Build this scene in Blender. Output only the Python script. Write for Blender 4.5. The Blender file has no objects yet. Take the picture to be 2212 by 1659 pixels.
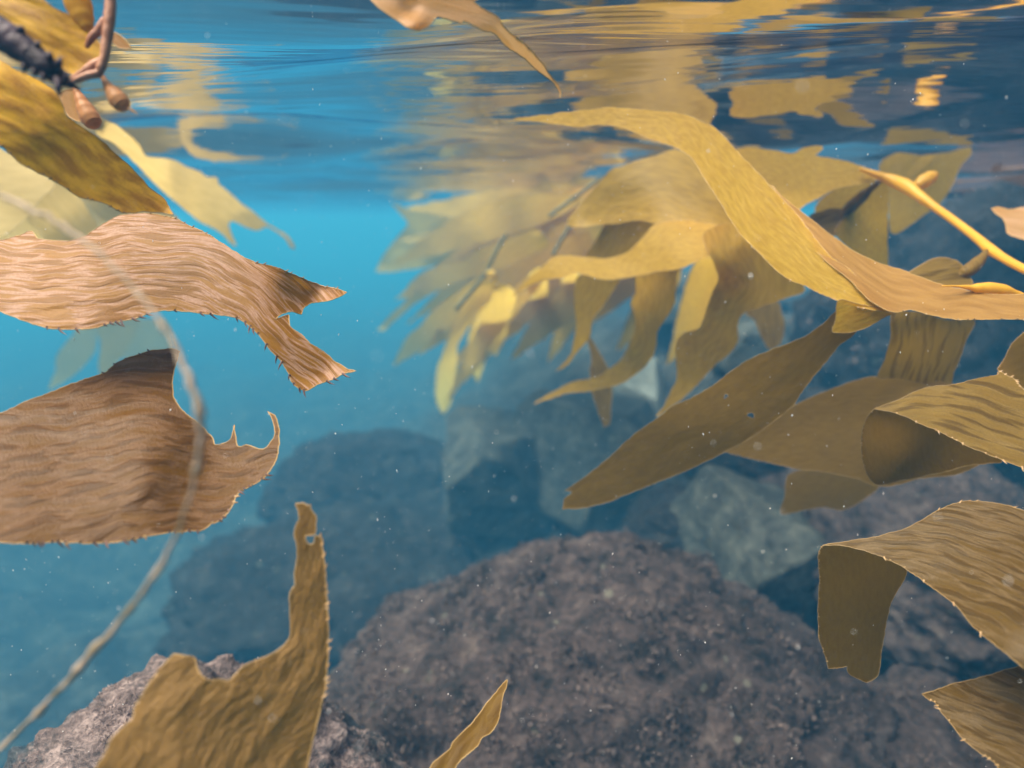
import bpy, bmesh, math, random
import numpy as np
from mathutils import Vector, Matrix, noise
from mathutils.geometry import delaunay_2d_cdt

random.seed(7); RNG = np.random.default_rng(7)
SC = bpy.context.scene
COL = SC.collection

# ------------------------------------------------------------------ camera
CAM_DEPTH = 0.15                       # metres below the water surface (z = 0)
PITCH = math.radians(14.9)
FW, FH, FPX = 2212.0, 1659.0, 1351.0
cam_d = bpy.data.cameras.new('camera'); cam = bpy.data.objects.new('camera', cam_d); COL.objects.link(cam)
cam.location = (0, 0, -CAM_DEPTH); cam.rotation_euler = (math.pi/2 - PITCH, 0, 0)
cam_d.sensor_width = 36.0; cam_d.lens = 36.0*FPX/FW
cam_d.clip_start = 0.01; cam_d.clip_end = 500
cam_d.dof.use_dof = True; cam_d.dof.focus_distance = 0.50; cam_d.dof.aperture_fstop = 3.2
SC.camera = cam

# ------------------------------------------------------------------ sky and sun
SUN_EL, SUN_AZ = math.radians(60), math.radians(-112)     # azimuth from +Y towards +X
sun_dir = Vector((math.sin(SUN_AZ)*math.cos(SUN_EL), math.cos(SUN_AZ)*math.cos(SUN_EL), math.sin(SUN_EL)))
w = bpy.data.worlds.new('World'); SC.world = w; w.use_nodes = True
wn = w.node_tree.nodes; sky = wn.new('ShaderNodeTexSky'); sky.sky_type = 'NISHITA'; sky.sun_disc = False
sky.dust_density = 6.0; sky.ozone_density = 0.3; sky.sun_elevation = SUN_EL; sky.sun_rotation = SUN_AZ
w.node_tree.links.new(sky.outputs[0], wn['Background'].inputs[0]); wn['Background'].inputs[1].default_value = 0.05
sd = bpy.data.lights.new('sun', 'SUN'); sd.energy = 1.5; sd.angle = math.radians(60); sd.color = (1.0, 0.89, 0.72)
so = bpy.data.objects.new('sun', sd); COL.objects.link(so); so.rotation_euler = sun_dir.to_track_quat('Z', 'Y').to_euler()
SC.view_settings.view_transform = 'Standard'; SC.view_settings.look = 'None'
SC.view_settings.exposure = 2.8; SC.view_settings.gamma = 1.0; SC.view_settings.use_curve_mapping = False
SC.render.engine = 'CYCLES'
cy = SC.cycles
cy.max_bounces = 8; cy.diffuse_bounces = 2; cy.glossy_bounces = 4; cy.transmission_bounces = 4
cy.transparent_max_bounces = 12; cy.volume_bounces = 0
cy.use_denoising = True; cy.caustics_reflective = False; cy.caustics_refractive = False
cy.sample_clamp_indirect = 6.0

# ------------------------------------------------------------------ helpers
CP, SP = math.cos(PITCH), math.sin(PITCH)
def at(x, y, d):
    """point seen at photo position x, y (2212 x 1659) at distance d along the optical axis"""
    cx = (x - FW/2)/FPX*d; cyy = (FH/2 - y)/FPX*d
    return Vector((cx, d*CP + cyy*SP, -CAM_DEPTH + cyy*CP - d*SP))
def at_np(xy, d):
    cx = (xy[:, 0] - FW/2)/FPX*d; c2 = (FH/2 - xy[:, 1])/FPX*d
    return np.stack([cx, d*CP + c2*SP, -CAM_DEPTH + c2*CP - d*SP], 1)
CAM_R = Vector((1, 0, 0)); CAM_U = Vector((0, SP, CP)); CAM_F = Vector((0, CP, -SP))
ZOOM = {'a': (0, 0, .36), 'b': (0, 442.4, .36), 'c': (0, 1061.8, .36), 'd': (707.8, 0, .36), 'e': (1415.7, 0, .36),
        'f': (707.8, 265.4, .36), 'g': (1415.7, 442.4, .36), 'h': (1415.7, 1061.8, .36), 'i': (619.4, 796.3, .36),
        'j': (619.4, 1061.8, .36), 'k': (0, 0, .18024), 'l': (1061.8, 796.3, .36), 'v': (0, 0, 1)}
def Z(tag, pts):
    ox, oy, s = ZOOM[tag]
    return [(ox + p[0]*s, oy + p[1]*s) + tuple(p[2:]) for p in pts]

def link(name, verts, faces, mat, parent=None, origin=None, uvs=None, smooth=True):
    me = bpy.data.meshes.new(name)
    v = np.asarray(verts, dtype=float)
    if origin is None: origin = np.array(parent.location if parent else v.mean(0))
    me.from_pydata((v - np.array(origin)).tolist(), [], [tuple(int(i) for i in f) for f in faces])
    if smooth and len(me.polygons): me.polygons.foreach_set('use_smooth', [True]*len(me.polygons))
    if uvs is not None:
        ul = me.uv_layers.new(name='UVMap'); idx = np.empty(len(me.loops), dtype=np.int32)
        me.loops.foreach_get('vertex_index', idx)
        ul.data.foreach_set('uv', np.asarray(uvs, dtype=np.float32)[idx].ravel())
    me.materials.append(mat); me.update()
    o = bpy.data.objects.new(name, me); COL.objects.link(o)
    if parent: o.parent = parent
    else: o.location = origin
    return o
def tag(o, label=None, cat=None, group=None, kind=None):
    for k, val in (('label', label), ('category', cat), ('group', group), ('kind', kind)):
        if val: o[k] = val
    return o
def empty(name, loc):
    o = bpy.data.objects.new(name, None); COL.objects.link(o); o.location = loc; o.empty_display_size = .02
    return o

def catmull(pts, spacing, closed=False):
    """dense polyline through pts (x, y, corner?), and for each sample the index of its control span"""
    n = len(pts); P = np.array([p[:2] for p in pts], float); cor = [len(p) > 2 and p[2] for p in pts]
    out, ids = [], []
    for i in range(n if closed else n-1):
        p1, p2 = P[i], P[(i+1) % n]
        p0 = P[i-1] if (closed or i > 0) else 2*p1 - p2
        p3 = P[(i+2) % n] if (closed or i+2 < n) else 2*p2 - p1
        if cor[i]: p0 = 2*p1 - p2
        if cor[(i+1) % n]: p3 = 2*p2 - p1
        L = np.linalg.norm(p2-p1); k = max(1, int(round(L/spacing)))
        t = (np.arange(k)/k)[:, None]
        m1, m2 = (p2-p0)*.45, (p3-p1)*.45
        lim = L*1.0
        for m in (m1, m2):
            q = np.linalg.norm(m)
            if q > lim: m *= lim/q
        h = (2*t**3-3*t**2+1)*p1 + (t**3-2*t**2+t)*m1 + (-2*t**3+3*t**2)*p2 + (t**3-t**2)*m2
        out.append(h); ids += [i]*k
    if not closed: out.append(P[-1:]); ids.append(n-2)
    return np.concatenate(out), np.array(ids)
def inside(poly, q):
    x, y = q[:, 0], q[:, 1]; r = np.zeros(len(q), bool); j = len(poly)-1
    for i in range(len(poly)):
        xi, yi = poly[i]; xj, yj = poly[j]
        if yi != yj:
            c = ((yi > y) != (yj > y)) & (x < (xj-xi)*(y-yi)/(yj-yi) + xi); r ^= c
        j = i
    return r
def n1(x, y, z=0.0): return noise.noise(Vector((x, y, z)))

def sheet(outline, axis, sp=9., fray=1.2, tilt=(0, 0), curl=0., ridge=(0, 90, 14), ruffle=0., wave=(0.004, 9), holes=(), seed=0, hump=None):
    """A thin blade: outline in photo positions, axis = (x, y, distance) along its length. Returns a dict with mesh arrays."""
    dense, ids = catmull(outline, sp*.6, True)
    nrm = np.roll(dense, -1, 0) - np.roll(dense, 1, 0); nrm = np.stack([nrm[:, 1], -nrm[:, 0]], 1)
    nrm /= np.linalg.norm(nrm, axis=1)[:, None] + 1e-9
    area = .5*np.sum(dense[:, 0]*np.roll(dense[:, 1], -1) - np.roll(dense[:, 0], -1)*dense[:, 1])
    if area < 0: nrm = -nrm
    if fray:
        jit = np.array([n1(p[0]*.045, p[1]*.045, seed)*1.4 + n1(p[0]*.16, p[1]*.16, seed+9)*.9 for p in dense])*fray
        dense = dense + nrm*jit[:, None]
    loops = [dense]
    for hx, hy, hr in holes:
        k = max(9, int(6.3*hr/(sp*.6))); a = np.arange(k)/k*2*math.pi
        rr = hr*(1 + .25*np.sin(a*2+hx) + .15*np.sin(a*3+hy))
        loops.append(np.stack([hx + rr*np.cos(a), hy + rr*np.sin(a)], 1))
    lo, hi = dense.min(0), dense.max(0)
    gy = np.arange(lo[1], hi[1], sp*.87); g = []
    for r, yy in enumerate(gy):
        xs = np.arange(lo[0] + (sp/2 if r % 2 else 0), hi[0], sp); g.append(np.stack([xs, np.full(len(xs), yy)], 1))
    g = np.concatenate(g); g = g + RNG.uniform(-.12, .12, g.shape)*sp
    g = g[inside(dense, g)]
    bd = np.concatenate(loops)
    dmin = np.full(len(g), 1e9)
    for s0 in range(0, len(bd), 400):
        dmin = np.minimum(dmin, np.linalg.norm(g[:, None]-bd[None, s0:s0+400], axis=2).min(1))
    g = g[dmin > sp*.5]
    for L in loops[1:]: g = g[~inside(L, g)]
    edges, b = [], 0
    for L in loops:
        k = len(L); edges += [(b+i, b+(i+1) % k) for i in range(k)]; b += k
    allp = np.concatenate(loops + [g])
    res = delaunay_2d_cdt([Vector(p) for p in allp], edges, [], 0, 1e-5)
    P = np.array([tuple(p) for p in res[0]]); F = np.array([f for f in res[2] if len(f) == 3])
    cen = P[F].mean(1); keep = inside(dense, cen)
    for L in loops[1:]: keep &= ~inside(L, cen)
    F = F[keep]
    # axis
    A2, _ = catmull([p[:2] for p in axis], 4.)
    cum = np.r_[0, np.cumsum(np.linalg.norm(np.diff(np.array([p[:2] for p in axis], float), axis=0), axis=1))]
    scum = np.r_[0, np.cumsum(np.linalg.norm(np.diff(A2, axis=0), axis=1))]; tt = scum/scum[-1]
    dep = np.interp(tt, cum/cum[-1], [p[2] for p in axis])
    kk = np.ones(21)/21; dep = np.convolve(np.pad(dep, 10, mode='edge'), kk, 'valid') if len(dep) > 24 else dep
    tan = np.gradient(A2, axis=0); tan /= np.linalg.norm(tan, axis=1)[:, None] + 1e-9
    def field(Q):
        d2 = ((Q[:, None]-A2[None])**2).sum(2); wgt = 1/(d2 + 30)**3; wgt /= wgt.sum(1)[:, None]
        c = wgt@A2; t = wgt@scum; d0 = wgt@dep; tn = wgt@tan
        off = Q - c
        lat = (off[:, 0]*-tn[:, 1] + off[:, 1]*tn[:, 0]) + 0.0
        t = t + off[:, 0]*tn[:, 0] + off[:, 1]*tn[:, 1]
        m = d0/FPX
        d = d0 + (off[:, 0]*tilt[0] - off[:, 1]*tilt[1])*m + curl*(lat*m)**2
        u, v = lat*m, t*m
        if hump:
            for hx, hy, hr, ha in hump: d = d + ha*np.exp(-((Q[:, 0]-hx)**2+(Q[:, 1]-hy)**2)/hr**2)
        ra, rf, rl = ridge
        dd = np.zeros(len(Q))
        for i in range(len(Q)):
            uu, vv = u[i], v[i]; q = 0.
            if ra:
                wob = n1(uu*18, vv*16, seed+3)*.006
                q += ra*(n1((uu+wob)*rf, vv*rl, seed) + .45*n1((uu+wob)*rf*2.1, vv*rl*1.8, seed+5))
            if wave[0]: q += wave[0]*n1(uu*wave[1], vv*wave[1], seed+20)
            dd[i] = q
        return d + dd, u, v
    D, U, V = field(P)
    if ruffle:
        bdist = np.full(len(P), 1e9)
        for s0 in range(0, len(dense), 400):
            bdist = np.minimum(bdist, np.linalg.norm(P[:, None]-dense[None, s0:s0+400], axis=2).min(1))
        wgt = np.exp(-bdist/28.)
        D = D + ruffle*wgt*np.array([n1(0, vv*55, seed+40) for vv in V])
    W = at_np(P, D)
    nb = len(dense)
    # boundary positions (cdt keeps the input order first)
    B3 = W[:nb]
    return dict(v=W, f=F, uv=np.stack([U, V], 1), b=B3, bn=nrm, ids=ids, loops=[(0, nb)] + [(nb + sum(len(l) for l in loops[1:k]), len(loops[k])) for k in range(1, len(loops))])

def rim_mesh(S, r):
    vs, fs = [], []
    for st, k in S['loops']:
        p = S['v'][st:st+k]; t = np.roll(p, -1, 0) - np.roll(p, 1, 0); t /= np.linalg.norm(t, axis=1)[:, None] + 1e-12
        n = np.cross(t, np.array(CAM_F)); n /= np.linalg.norm(n, axis=1)[:, None] + 1e-12; bb = np.cross(t, n)
        base = len(vs); m = 5
        for i in range(k):
            for j in range(m):
                a = 2*math.pi*j/m; vs.append(p[i] + r*(math.cos(a)*n[i] + math.sin(a)*bb[i]))
        for i in range(k):
            for j in range(m):
                i2, j2 = (i+1) % k, (j+1) % m
                fs.append((base+i*m+j, base+i*m+j2, base+i2*m+j2, base+i2*m+j))
    return np.array(vs), fs

def spine_mesh(S, spans, every, length, lean=.6, rad=.0006):
    rad *= 1.5; length *= .72
    vs, fs = [], []
    want = np.zeros(len(S['ids']), bool)
    for a, b in spans: want |= (S['ids'] >= a) & (S['ids'] < b)
    nxt = 0.
    p = S['b']; k = len(p); acc = 0.
    for i in range(k):
        acc += np.linalg.norm(p[i]-p[i-1])
        if not want[i] or acc < nxt: continue
        nxt = acc + every*random.choice((.5, .8, 1.2, 1.9, 3.2))
        t = p[(i+1) % k] - p[i-1]; t = Vector(t).normalized()
        o = S['bn'][i]; out = (CAM_R*o[0] - CAM_U*o[1]).normalized()
        ln = length*random.uniform(.25, 1.05); le = lean*random.uniform(.5, 1.5)
        d = (out + t*le + CAM_F*random.uniform(-.6, .3)).normalized()
        side = d.cross(CAM_F).normalized(); up = d.cross(side)
        c = Vector(p[i]) - d*.001; base = len(vs); tip = c + d*ln + t*ln*.25*le
        mid = c + d*ln*.55
        for rr, cc in ((rad, c), (rad*.7, mid)):
            for j in range(4):
                a = math.pi/2*j; vs.append(cc + (side*math.cos(a) + up*math.sin(a))*rr)
        vs.append(tip)
        for j in range(4):
            j2 = (j+1) % 4
            fs.append((base+j, base+j2, base+4+j2, base+4+j)); fs.append((base+4+j, base+4+j2, base+8))
    return np.array([tuple(v) for v in vs]), fs

def tube_mesh(pts, radii, sides=12, spacing=None, lump=0., seed=0):
    """pts: world Vectors; smooth tube with round tapered ends"""
    P = np.array([tuple(p) for p in pts]); n = len(P); out, rad = [], []
    for i in range(n-1):
        p1, p2 = P[i], P[i+1]; p0 = P[i-1] if i else 2*p1-p2; p3 = P[i+2] if i+2 < n else 2*p2-p1
        k = 8
        for j in range(k):
            t = j/k
            out.append(.5*((2*p1) + (-p0+p2)*t + (2*p0-5*p1+4*p2-p3)*t*t + (-p0+3*p1-3*p2+p3)*t**3))
            e = t*t*(3-2*t); rad.append(radii[i]*(1-e) + radii[i+1]*e)
    out.append(P[-1]); rad.append(radii[-1])
    out = np.array(out); T = np.gradient(out, axis=0); T /= np.linalg.norm(T, axis=1)[:, None] + 1e-12
    nx = Vector((.31, .17, .93)).cross(Vector(T[0])).normalized(); vs, fs = [], []
    m = sides
    for i in range(len(out)):
        t = Vector(T[i]); nx = (nx - t*nx.dot(t)).normalized(); by = t.cross(nx)
        for j in range(m):
            a = 2*math.pi*j/m; r = rad[i]
            if lump: r *= 1 + lump*n1(i*.35, math.cos(a)*1.3, math.sin(a)*1.3 + seed)
            vs.append(Vector(out[i]) + (nx*math.cos(a) + by*math.sin(a))*r)
    for i in range(len(out)-1):
        for j in range(m):
            j2 = (j+1) % m; fs.append((i*m+j, i*m+j2, (i+1)*m+j2, (i+1)*m+j))
    for i, r, sg in ((0, rad[0], -1), (len(out)-1, rad[-1], 1)):
        c = len(vs); vs.append(Vector(out[i]) + Vector(T[i])*sg*r*.8)
        for j in range(m):
            j2 = (j+1) % m; q = i*m
            fs.append((q+j2, q+j, c) if sg < 0 else (q+j, q+j2, c))
    return np.array([tuple(v) for v in vs]), fs
def join(parts):
    vs, fs, uv, b = [], [], [], 0
    for p in parts:
        vs.append(p[0]); fs += [tuple(int(i)+b for i in f) for f in p[1]]; b += len(p[0])
        if len(p) > 2: uv.append(p[2])
    return np.concatenate(vs), fs, (np.concatenate(uv) if uv else None)

# ------------------------------------------------------------------ materials
class NT:
    def __init__(s, name):
        s.m = bpy.data.materials.new(name); s.m.use_nodes = True; s.t = s.m.node_tree; s.t.nodes.clear()
        s.out = s.t.nodes.new('ShaderNodeOutputMaterial')
    def n(s, kind, **kw):
        nd = s.t.nodes.new(kind)
        for k, v in kw.items():
            if k.startswith('i_'):
                key = k[2:]; key = int(key) if key.isdigit() else key.replace('_', ' ')
                if hasattr(v, 'is_output'): s.t.links.new(v, nd.inputs[key])
                else: nd.inputs[key].default_value = v
            else: setattr(nd, k, v)
        return nd
    def l(s, a, b): s.t.links.new(a, b)
    def math(s, op, a, b=0.0):
        nd = s.n('ShaderNodeMath', operation=op)
        for i, v in enumerate((a, b)):
            if hasattr(v, 'is_output'): s.l(v, nd.inputs[i])
            else: nd.inputs[i].default_value = v
        return nd.outputs[0]
    def ramp(s, fac, stops):
        nd = s.n('ShaderNodeValToRGB'); e = nd.color_ramp.elements
        while len(e) < len(stops): e.new(.5)
        for q, (p, c) in zip(e, stops): q.position = p; q.color = (*c, 1)
        s.l(fac, nd.inputs[0]); return nd.outputs[0]
def c4(c): return (*c, 1.0)

def kelp_mat(name, refl, refl2, trans, trans2, tw=.5, rough=.42, bump=.6, rf=75., rl=11., spec=.15, mott=.5, grain=1.0, lo=.36, hi=.62, line=None, lw=.035, la=.8):
    """refl/refl2: surface colours of ridge and groove; trans/trans2: colour of light passing through"""
    g = NT(name)
    uv = g.n('ShaderNodeUVMap', uv_map='UVMap').outputs[0]
    warp = g.n('ShaderNodeTexNoise', i_Vector=uv, i_Scale=22.0, i_Detail=1.0).outputs['Color']
    w2 = g.n('ShaderNodeVectorMath', operation='MULTIPLY_ADD'); g.l(warp, w2.inputs[0]); w2.inputs[1].default_value = (.016, .016, 0); g.l(uv, w2.inputs[2])
    mp = g.n('ShaderNodeMapping'); g.l(w2.outputs[0], mp.inputs[0]); mp.inputs['Scale'].default_value = (rf, rl, 1)
    rid = g.n('ShaderNodeTexNoise', i_Vector=mp.outputs[0], i_Scale=1.0, i_Detail=2.5, i_Roughness=.5).outputs[0]
    fine = g.n('ShaderNodeTexNoise', i_Vector=uv, i_Scale=520.0, i_Detail=3.0, i_Roughness=.6).outputs[0]
    big = g.n('ShaderNodeTexNoise', i_Vector=uv, i_Scale=26.0, i_Detail=4.0, i_Roughness=.6).outputs[0]
    f1 = g.ramp(rid, [(lo, (0, 0, 0)), (hi, (1, 1, 1))])
    f2 = g.math('ADD', g.math('MULTIPLY', f1, mott), g.math('MULTIPLY', big, 1-mott))
    f2 = g.math('ADD', f2, g.math('MULTIPLY', g.math('SUBTRACT', fine, .5), .45*grain))
    def mixc(a, b):
        m = g.n('ShaderNodeMix', data_type='RGBA', clamp_factor=True); g.l(f2, m.inputs[0]); m.inputs[6].default_value = c4(a); m.inputs[7].default_value = c4(b); return m.outputs[2]
    crest_sheen = None
    if line:  # sheen on the ridge crests, painted into the base colour as thin pale lines
        cr = g.math('DIVIDE', g.math('ABSOLUTE', g.math('SUBTRACT', rid, .5)), lw)
        crest_sheen = g.math('MULTIPLY', g.math('MAXIMUM', g.math('SUBTRACT', 1.0, cr), 0.0), g.math('MULTIPLY', g.math('ADD', big, fine), la))
    hgt = g.math('ADD', rid, g.math('MULTIPLY', fine, .16*grain))
    if line: hgt = g.math('ADD', hgt, g.math('MULTIPLY', crest_sheen, .25))
    bp = g.n('ShaderNodeBump', i_Strength=bump, i_Distance=.0018, i_Height=hgt).outputs[0]
    p = g.n('ShaderNodeBsdfPrincipled', i_Roughness=rough, i_Normal=bp); bc = mixc(refl2, refl)
    if line:
        m2 = g.n('ShaderNodeMix', data_type='RGBA', clamp_factor=True); g.l(crest_sheen, m2.inputs[0]); g.l(bc, m2.inputs[6]); m2.inputs[7].default_value = c4(line); bc = m2.outputs[2]
    g.l(bc, p.inputs['Base Color'])
    p.inputs['Specular IOR Level'].default_value = spec
    tr = g.n('ShaderNodeBsdfTranslucent', i_Normal=bp); g.l(mixc(trans2, trans), tr.inputs[0])
    mx = g.n('ShaderNodeMixShader', i_0=tw); g.l(p.outputs[0], mx.inputs[1]); g.l(tr.outputs[0], mx.inputs[2])
    g.l(mx.outputs[0], g.out.inputs[0]); return g.m

M = {}
M['golden'] = kelp_mat('kelp_golden', (.80, .46, .035), (.36, .165, .014), (.90, .52, .03), (.44, .20, .014), tw=.45, rf=150, rl=40, bump=.8, mott=.75)
M['pink'] = kelp_mat('kelp_pink_sheen', (.36, .158, .014), (.23, .088, .003), (.42, .195, .012), (.28, .112, .004), tw=.42, rf=300, rl=22, bump=.8, rough=.38, spec=.2, mott=.6, grain=1.4, line=(.78, .50, .42), lw=.07, la=.46)
M['brown'] = kelp_mat('kelp_brown', (.155, .066, .004), (.085, .032, .0012), (.22, .098, .005), (.13, .052, .002), tw=.42, rf=200, rl=28, bump=.9, rough=.38, spec=.18, mott=.6, grain=1.5, line=(.33, .19, .115), lw=.08, la=.32)
M['tan'] = kelp_mat('kelp_tan', (.27, .152, .046), (.19, .10, .023), (.36, .20, .035), (.26, .135, .018), tw=.5, rf=420, rl=130, bump=.9, mott=.45, grain=2.4)
M['yellow'] = kelp_mat('kelp_yellow', (.55, .34, .045), (.38, .215, .02), (.82, .50, .045), (.60, .335, .02), tw=.58, rf=300, rl=90, bump=.6, mott=.5)
M['olive'] = kelp_mat('kelp_olive', (.25, .152, .030), (.105, .058, .009), (.34, .195, .02), (.165, .088, .010), tw=.55, rf=200, rl=16, bump=.9, spec=.15, mott=.75, line=(.40, .26, .07), lw=.08, la=.4)
M['dark'] = kelp_mat('kelp_dark', (.185, .110, .021), (.135, .075, .012), (.36, .20, .022), (.27, .145, .014), tw=.55, rf=200, rl=60, bump=.3, mott=.35, spec=.05)
M['shade'] = kelp_mat('kelp_ribbed_brown', (.150, .086, .016), (.085, .046, .007), (.20, .11, .012), (.12, .063, .006), tw=.5, rf=270, rl=24, bump=.9, rough=.4, spec=.2, mott=.7, lo=.40, hi=.68, line=(.30, .20, .10), lw=.07, la=.42)
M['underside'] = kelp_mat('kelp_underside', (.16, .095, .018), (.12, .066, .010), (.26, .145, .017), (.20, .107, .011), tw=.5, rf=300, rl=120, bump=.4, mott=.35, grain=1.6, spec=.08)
M['rust'] = kelp_mat('kelp_rust', (.36, .20, .055), (.24, .12, .025), (.44, .24, .04), (.30, .15, .02), tw=.42, rf=240, rl=24, bump=.7, mott=.6, spec=.15)
M['smalltip'] = kelp_mat('kelp_amber', (.20, .105, .009), (.12, .058, .005), (.28, .145, .009), (.18, .088, .005), tw=.45, rf=150, rl=40, bump=.6, mott=.6)
M['gold'] = kelp_mat('kelp_dull_gold', (.46, .285, .045), (.30, .172, .020), (.66, .40, .04), (.46, .26, .02), tw=.5, rf=220, rl=40, bump=.6, mott=.6)
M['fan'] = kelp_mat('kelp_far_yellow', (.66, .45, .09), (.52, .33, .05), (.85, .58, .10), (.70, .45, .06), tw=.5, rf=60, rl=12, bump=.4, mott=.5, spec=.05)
M['cream'] = kelp_mat('kelp_haze_pale', (.60, .44, .17), (.48, .33, .11), (.70, .50, .18), (.55, .38, .12), tw=.5, rf=90, rl=16, bump=.4, mott=.5, spec=.05)  # paled so that haze is put into the blade colour
M['added_canopy'] = kelp_mat('kelp_added_canopy', (.11, .07, .055), (.06, .038, .035), (.16, .08, .04), (.09, .045, .025), tw=.3, rf=120, rl=20, bump=.3, mott=.3, spec=.05)  # for the blades added as shade casters
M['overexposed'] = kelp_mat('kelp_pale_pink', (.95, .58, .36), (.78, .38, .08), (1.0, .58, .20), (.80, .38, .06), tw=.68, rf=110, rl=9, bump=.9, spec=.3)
M['float'] = kelp_mat('kelp_float', (.72, .44, .05), (.58, .32, .03), (.90, .55, .05), (.75, .40, .03), tw=.45, rf=30, rl=30, bump=.15, rough=.3, spec=.3)
M['pinkfloat'] = kelp_mat('kelp_pink_float', (.62, .33, .15), (.40, .17, .06), (.75, .38, .09), (.55, .25, .05), tw=.35, rf=30, rl=30, bump=.15, rough=.35)
def plain(name, c1, c2, scale, rough=.6, bump=.4, dist=.002, spec=.4, detail=5.):
    g = NT(name); tc = g.n('ShaderNodeTexCoord').outputs['Object']
    nz = g.n('ShaderNodeTexNoise', i_Vector=tc, i_Scale=scale, i_Detail=detail, i_Roughness=.62).outputs[0]
    col = g.ramp(nz, [(.36, c1), (.64, c2)])
    bp = g.n('ShaderNodeBump', i_Strength=bump, i_Distance=dist, i_Height=nz).outputs[0]
    p = g.n('ShaderNodeBsdfPrincipled', i_Base_Color=col, i_Roughness=rough, i_Normal=bp); p.inputs['Specular IOR Level'].default_value = spec
    g.l(p.outputs[0], g.out.inputs[0]); return g.m
M['rim'] = plain('kelp_margin', (.32, .19, .05), (.46, .30, .12), 60, .5)
M['rim_dark'] = plain('kelp_margin_dull', (.20, .12, .04), (.28, .18, .07), 60, .5)
M['spine'] = plain('spine_orange', (.26, .14, .045), (.40, .25, .11), 80, .5)
M['spine_dark'] = plain('spine_dark', (.10, .05, .04), (.22, .12, .09), 80, .5)
M['stalk'] = plain('stalk_purple', (.016, .009, .016), (.055, .033, .05), 60, .55, .9, .004, .2)
M['stem'] = plain('stem_red_brown', (.22, .075, .035), (.46, .22, .13), 45, .45, .7, .002)
M['string'] = plain('string_grey', (.17, .13, .07), (.36, .27, .21), 60, .6, .6, .002)
M['stipe_dark'] = plain('stipe_green_brown', (.05, .05, .025), (.09, .085, .04), 40, .6)
M['speck'] = plain('speck_white', (.8, .8, .8), (.85, .85, .85), 10, .6)

def rock_mat(name, base, dark, pale, pale_amt=.5, scale=1.0, bump=1.0, gloss=0.):
    g = NT(name); tc = g.n('ShaderNodeTexCoord').outputs['Object']
    n1_ = g.n('ShaderNodeTexNoise', i_Vector=tc, i_Scale=11*scale, i_Detail=8.0, i_Roughness=.68).outputs[0]
    n2 = g.n('ShaderNodeTexNoise', i_Vector=tc, i_Scale=55*scale, i_Detail=5.0, i_Roughness=.7).outputs[0]
    vo = g.n('ShaderNodeTexVoronoi', i_Vector=tc, i_Scale=38*scale, i_Randomness=1.0)
    vsel = g.n('ShaderNodeSeparateColor'); g.l(vo.outputs['Color'], vsel.inputs[0])
    pick = g.math('GREATER_THAN', vsel.outputs[0], 1 - .13*pale_amt)
    spot = g.math('MULTIPLY', pick, g.math('LESS_THAN', g.math('ADD', vo.outputs['Distance'], g.math('MULTIPLY', n2, .5)), g.math('MULTIPLY', vsel.outputs[1], .62)))
    col = g.ramp(g.math('ADD', g.math('MULTIPLY', n1_, .55), g.math('MULTIPLY', n2, .45)), [(.41, dark), (.52, base), (.64, pale)])
    mx = g.n('ShaderNodeMix', data_type='RGBA'); g.l(g.math('MULTIPLY', spot, .4), mx.inputs[0]); g.l(col, mx.inputs[6]); mx.inputs[7].default_value = (.22, .22, .165, 1)
    h = g.math('ADD', g.math('MULTIPLY', n1_, 1.0), g.math('MULTIPLY', n2, .5))
    bp = g.n('ShaderNodeBump', i_Strength=bump, i_Distance=.03/scale, i_Height=h).outputs[0]
    p = g.n('ShaderNodeBsdfPrincipled', i_Roughness=.85 - .6*gloss, i_Normal=bp); g.l(mx.outputs[2], p.inputs['Base Color'])
    p.inputs['Specular IOR Level'].default_value = .25 + .6*gloss
    g.l(p.outputs[0], g.out.inputs[0]); return g.m
M['turf_rock'] = rock_mat('rock_purple_turf', (.060, .039, .036), (.009, .0065, .006), (.125, .09, .079), .9)
M['far_rock'] = rock_mat('rock_far_grey', (.017, .0135, .0135), (.004, .0032, .0035), (.05, .043, .040), .8, .6)
M['grey_rock'] = rock_mat('rock_grey_green', (.045, .046, .041), (.012, .012, .012), (.095, .092, .08), .2, .8, .6)
M['pale_rock'] = rock_mat('rock_pale', (.26, .26, .235), (.15, .15, .135), (.34, .34, .31), .2, .6, .5)
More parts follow.
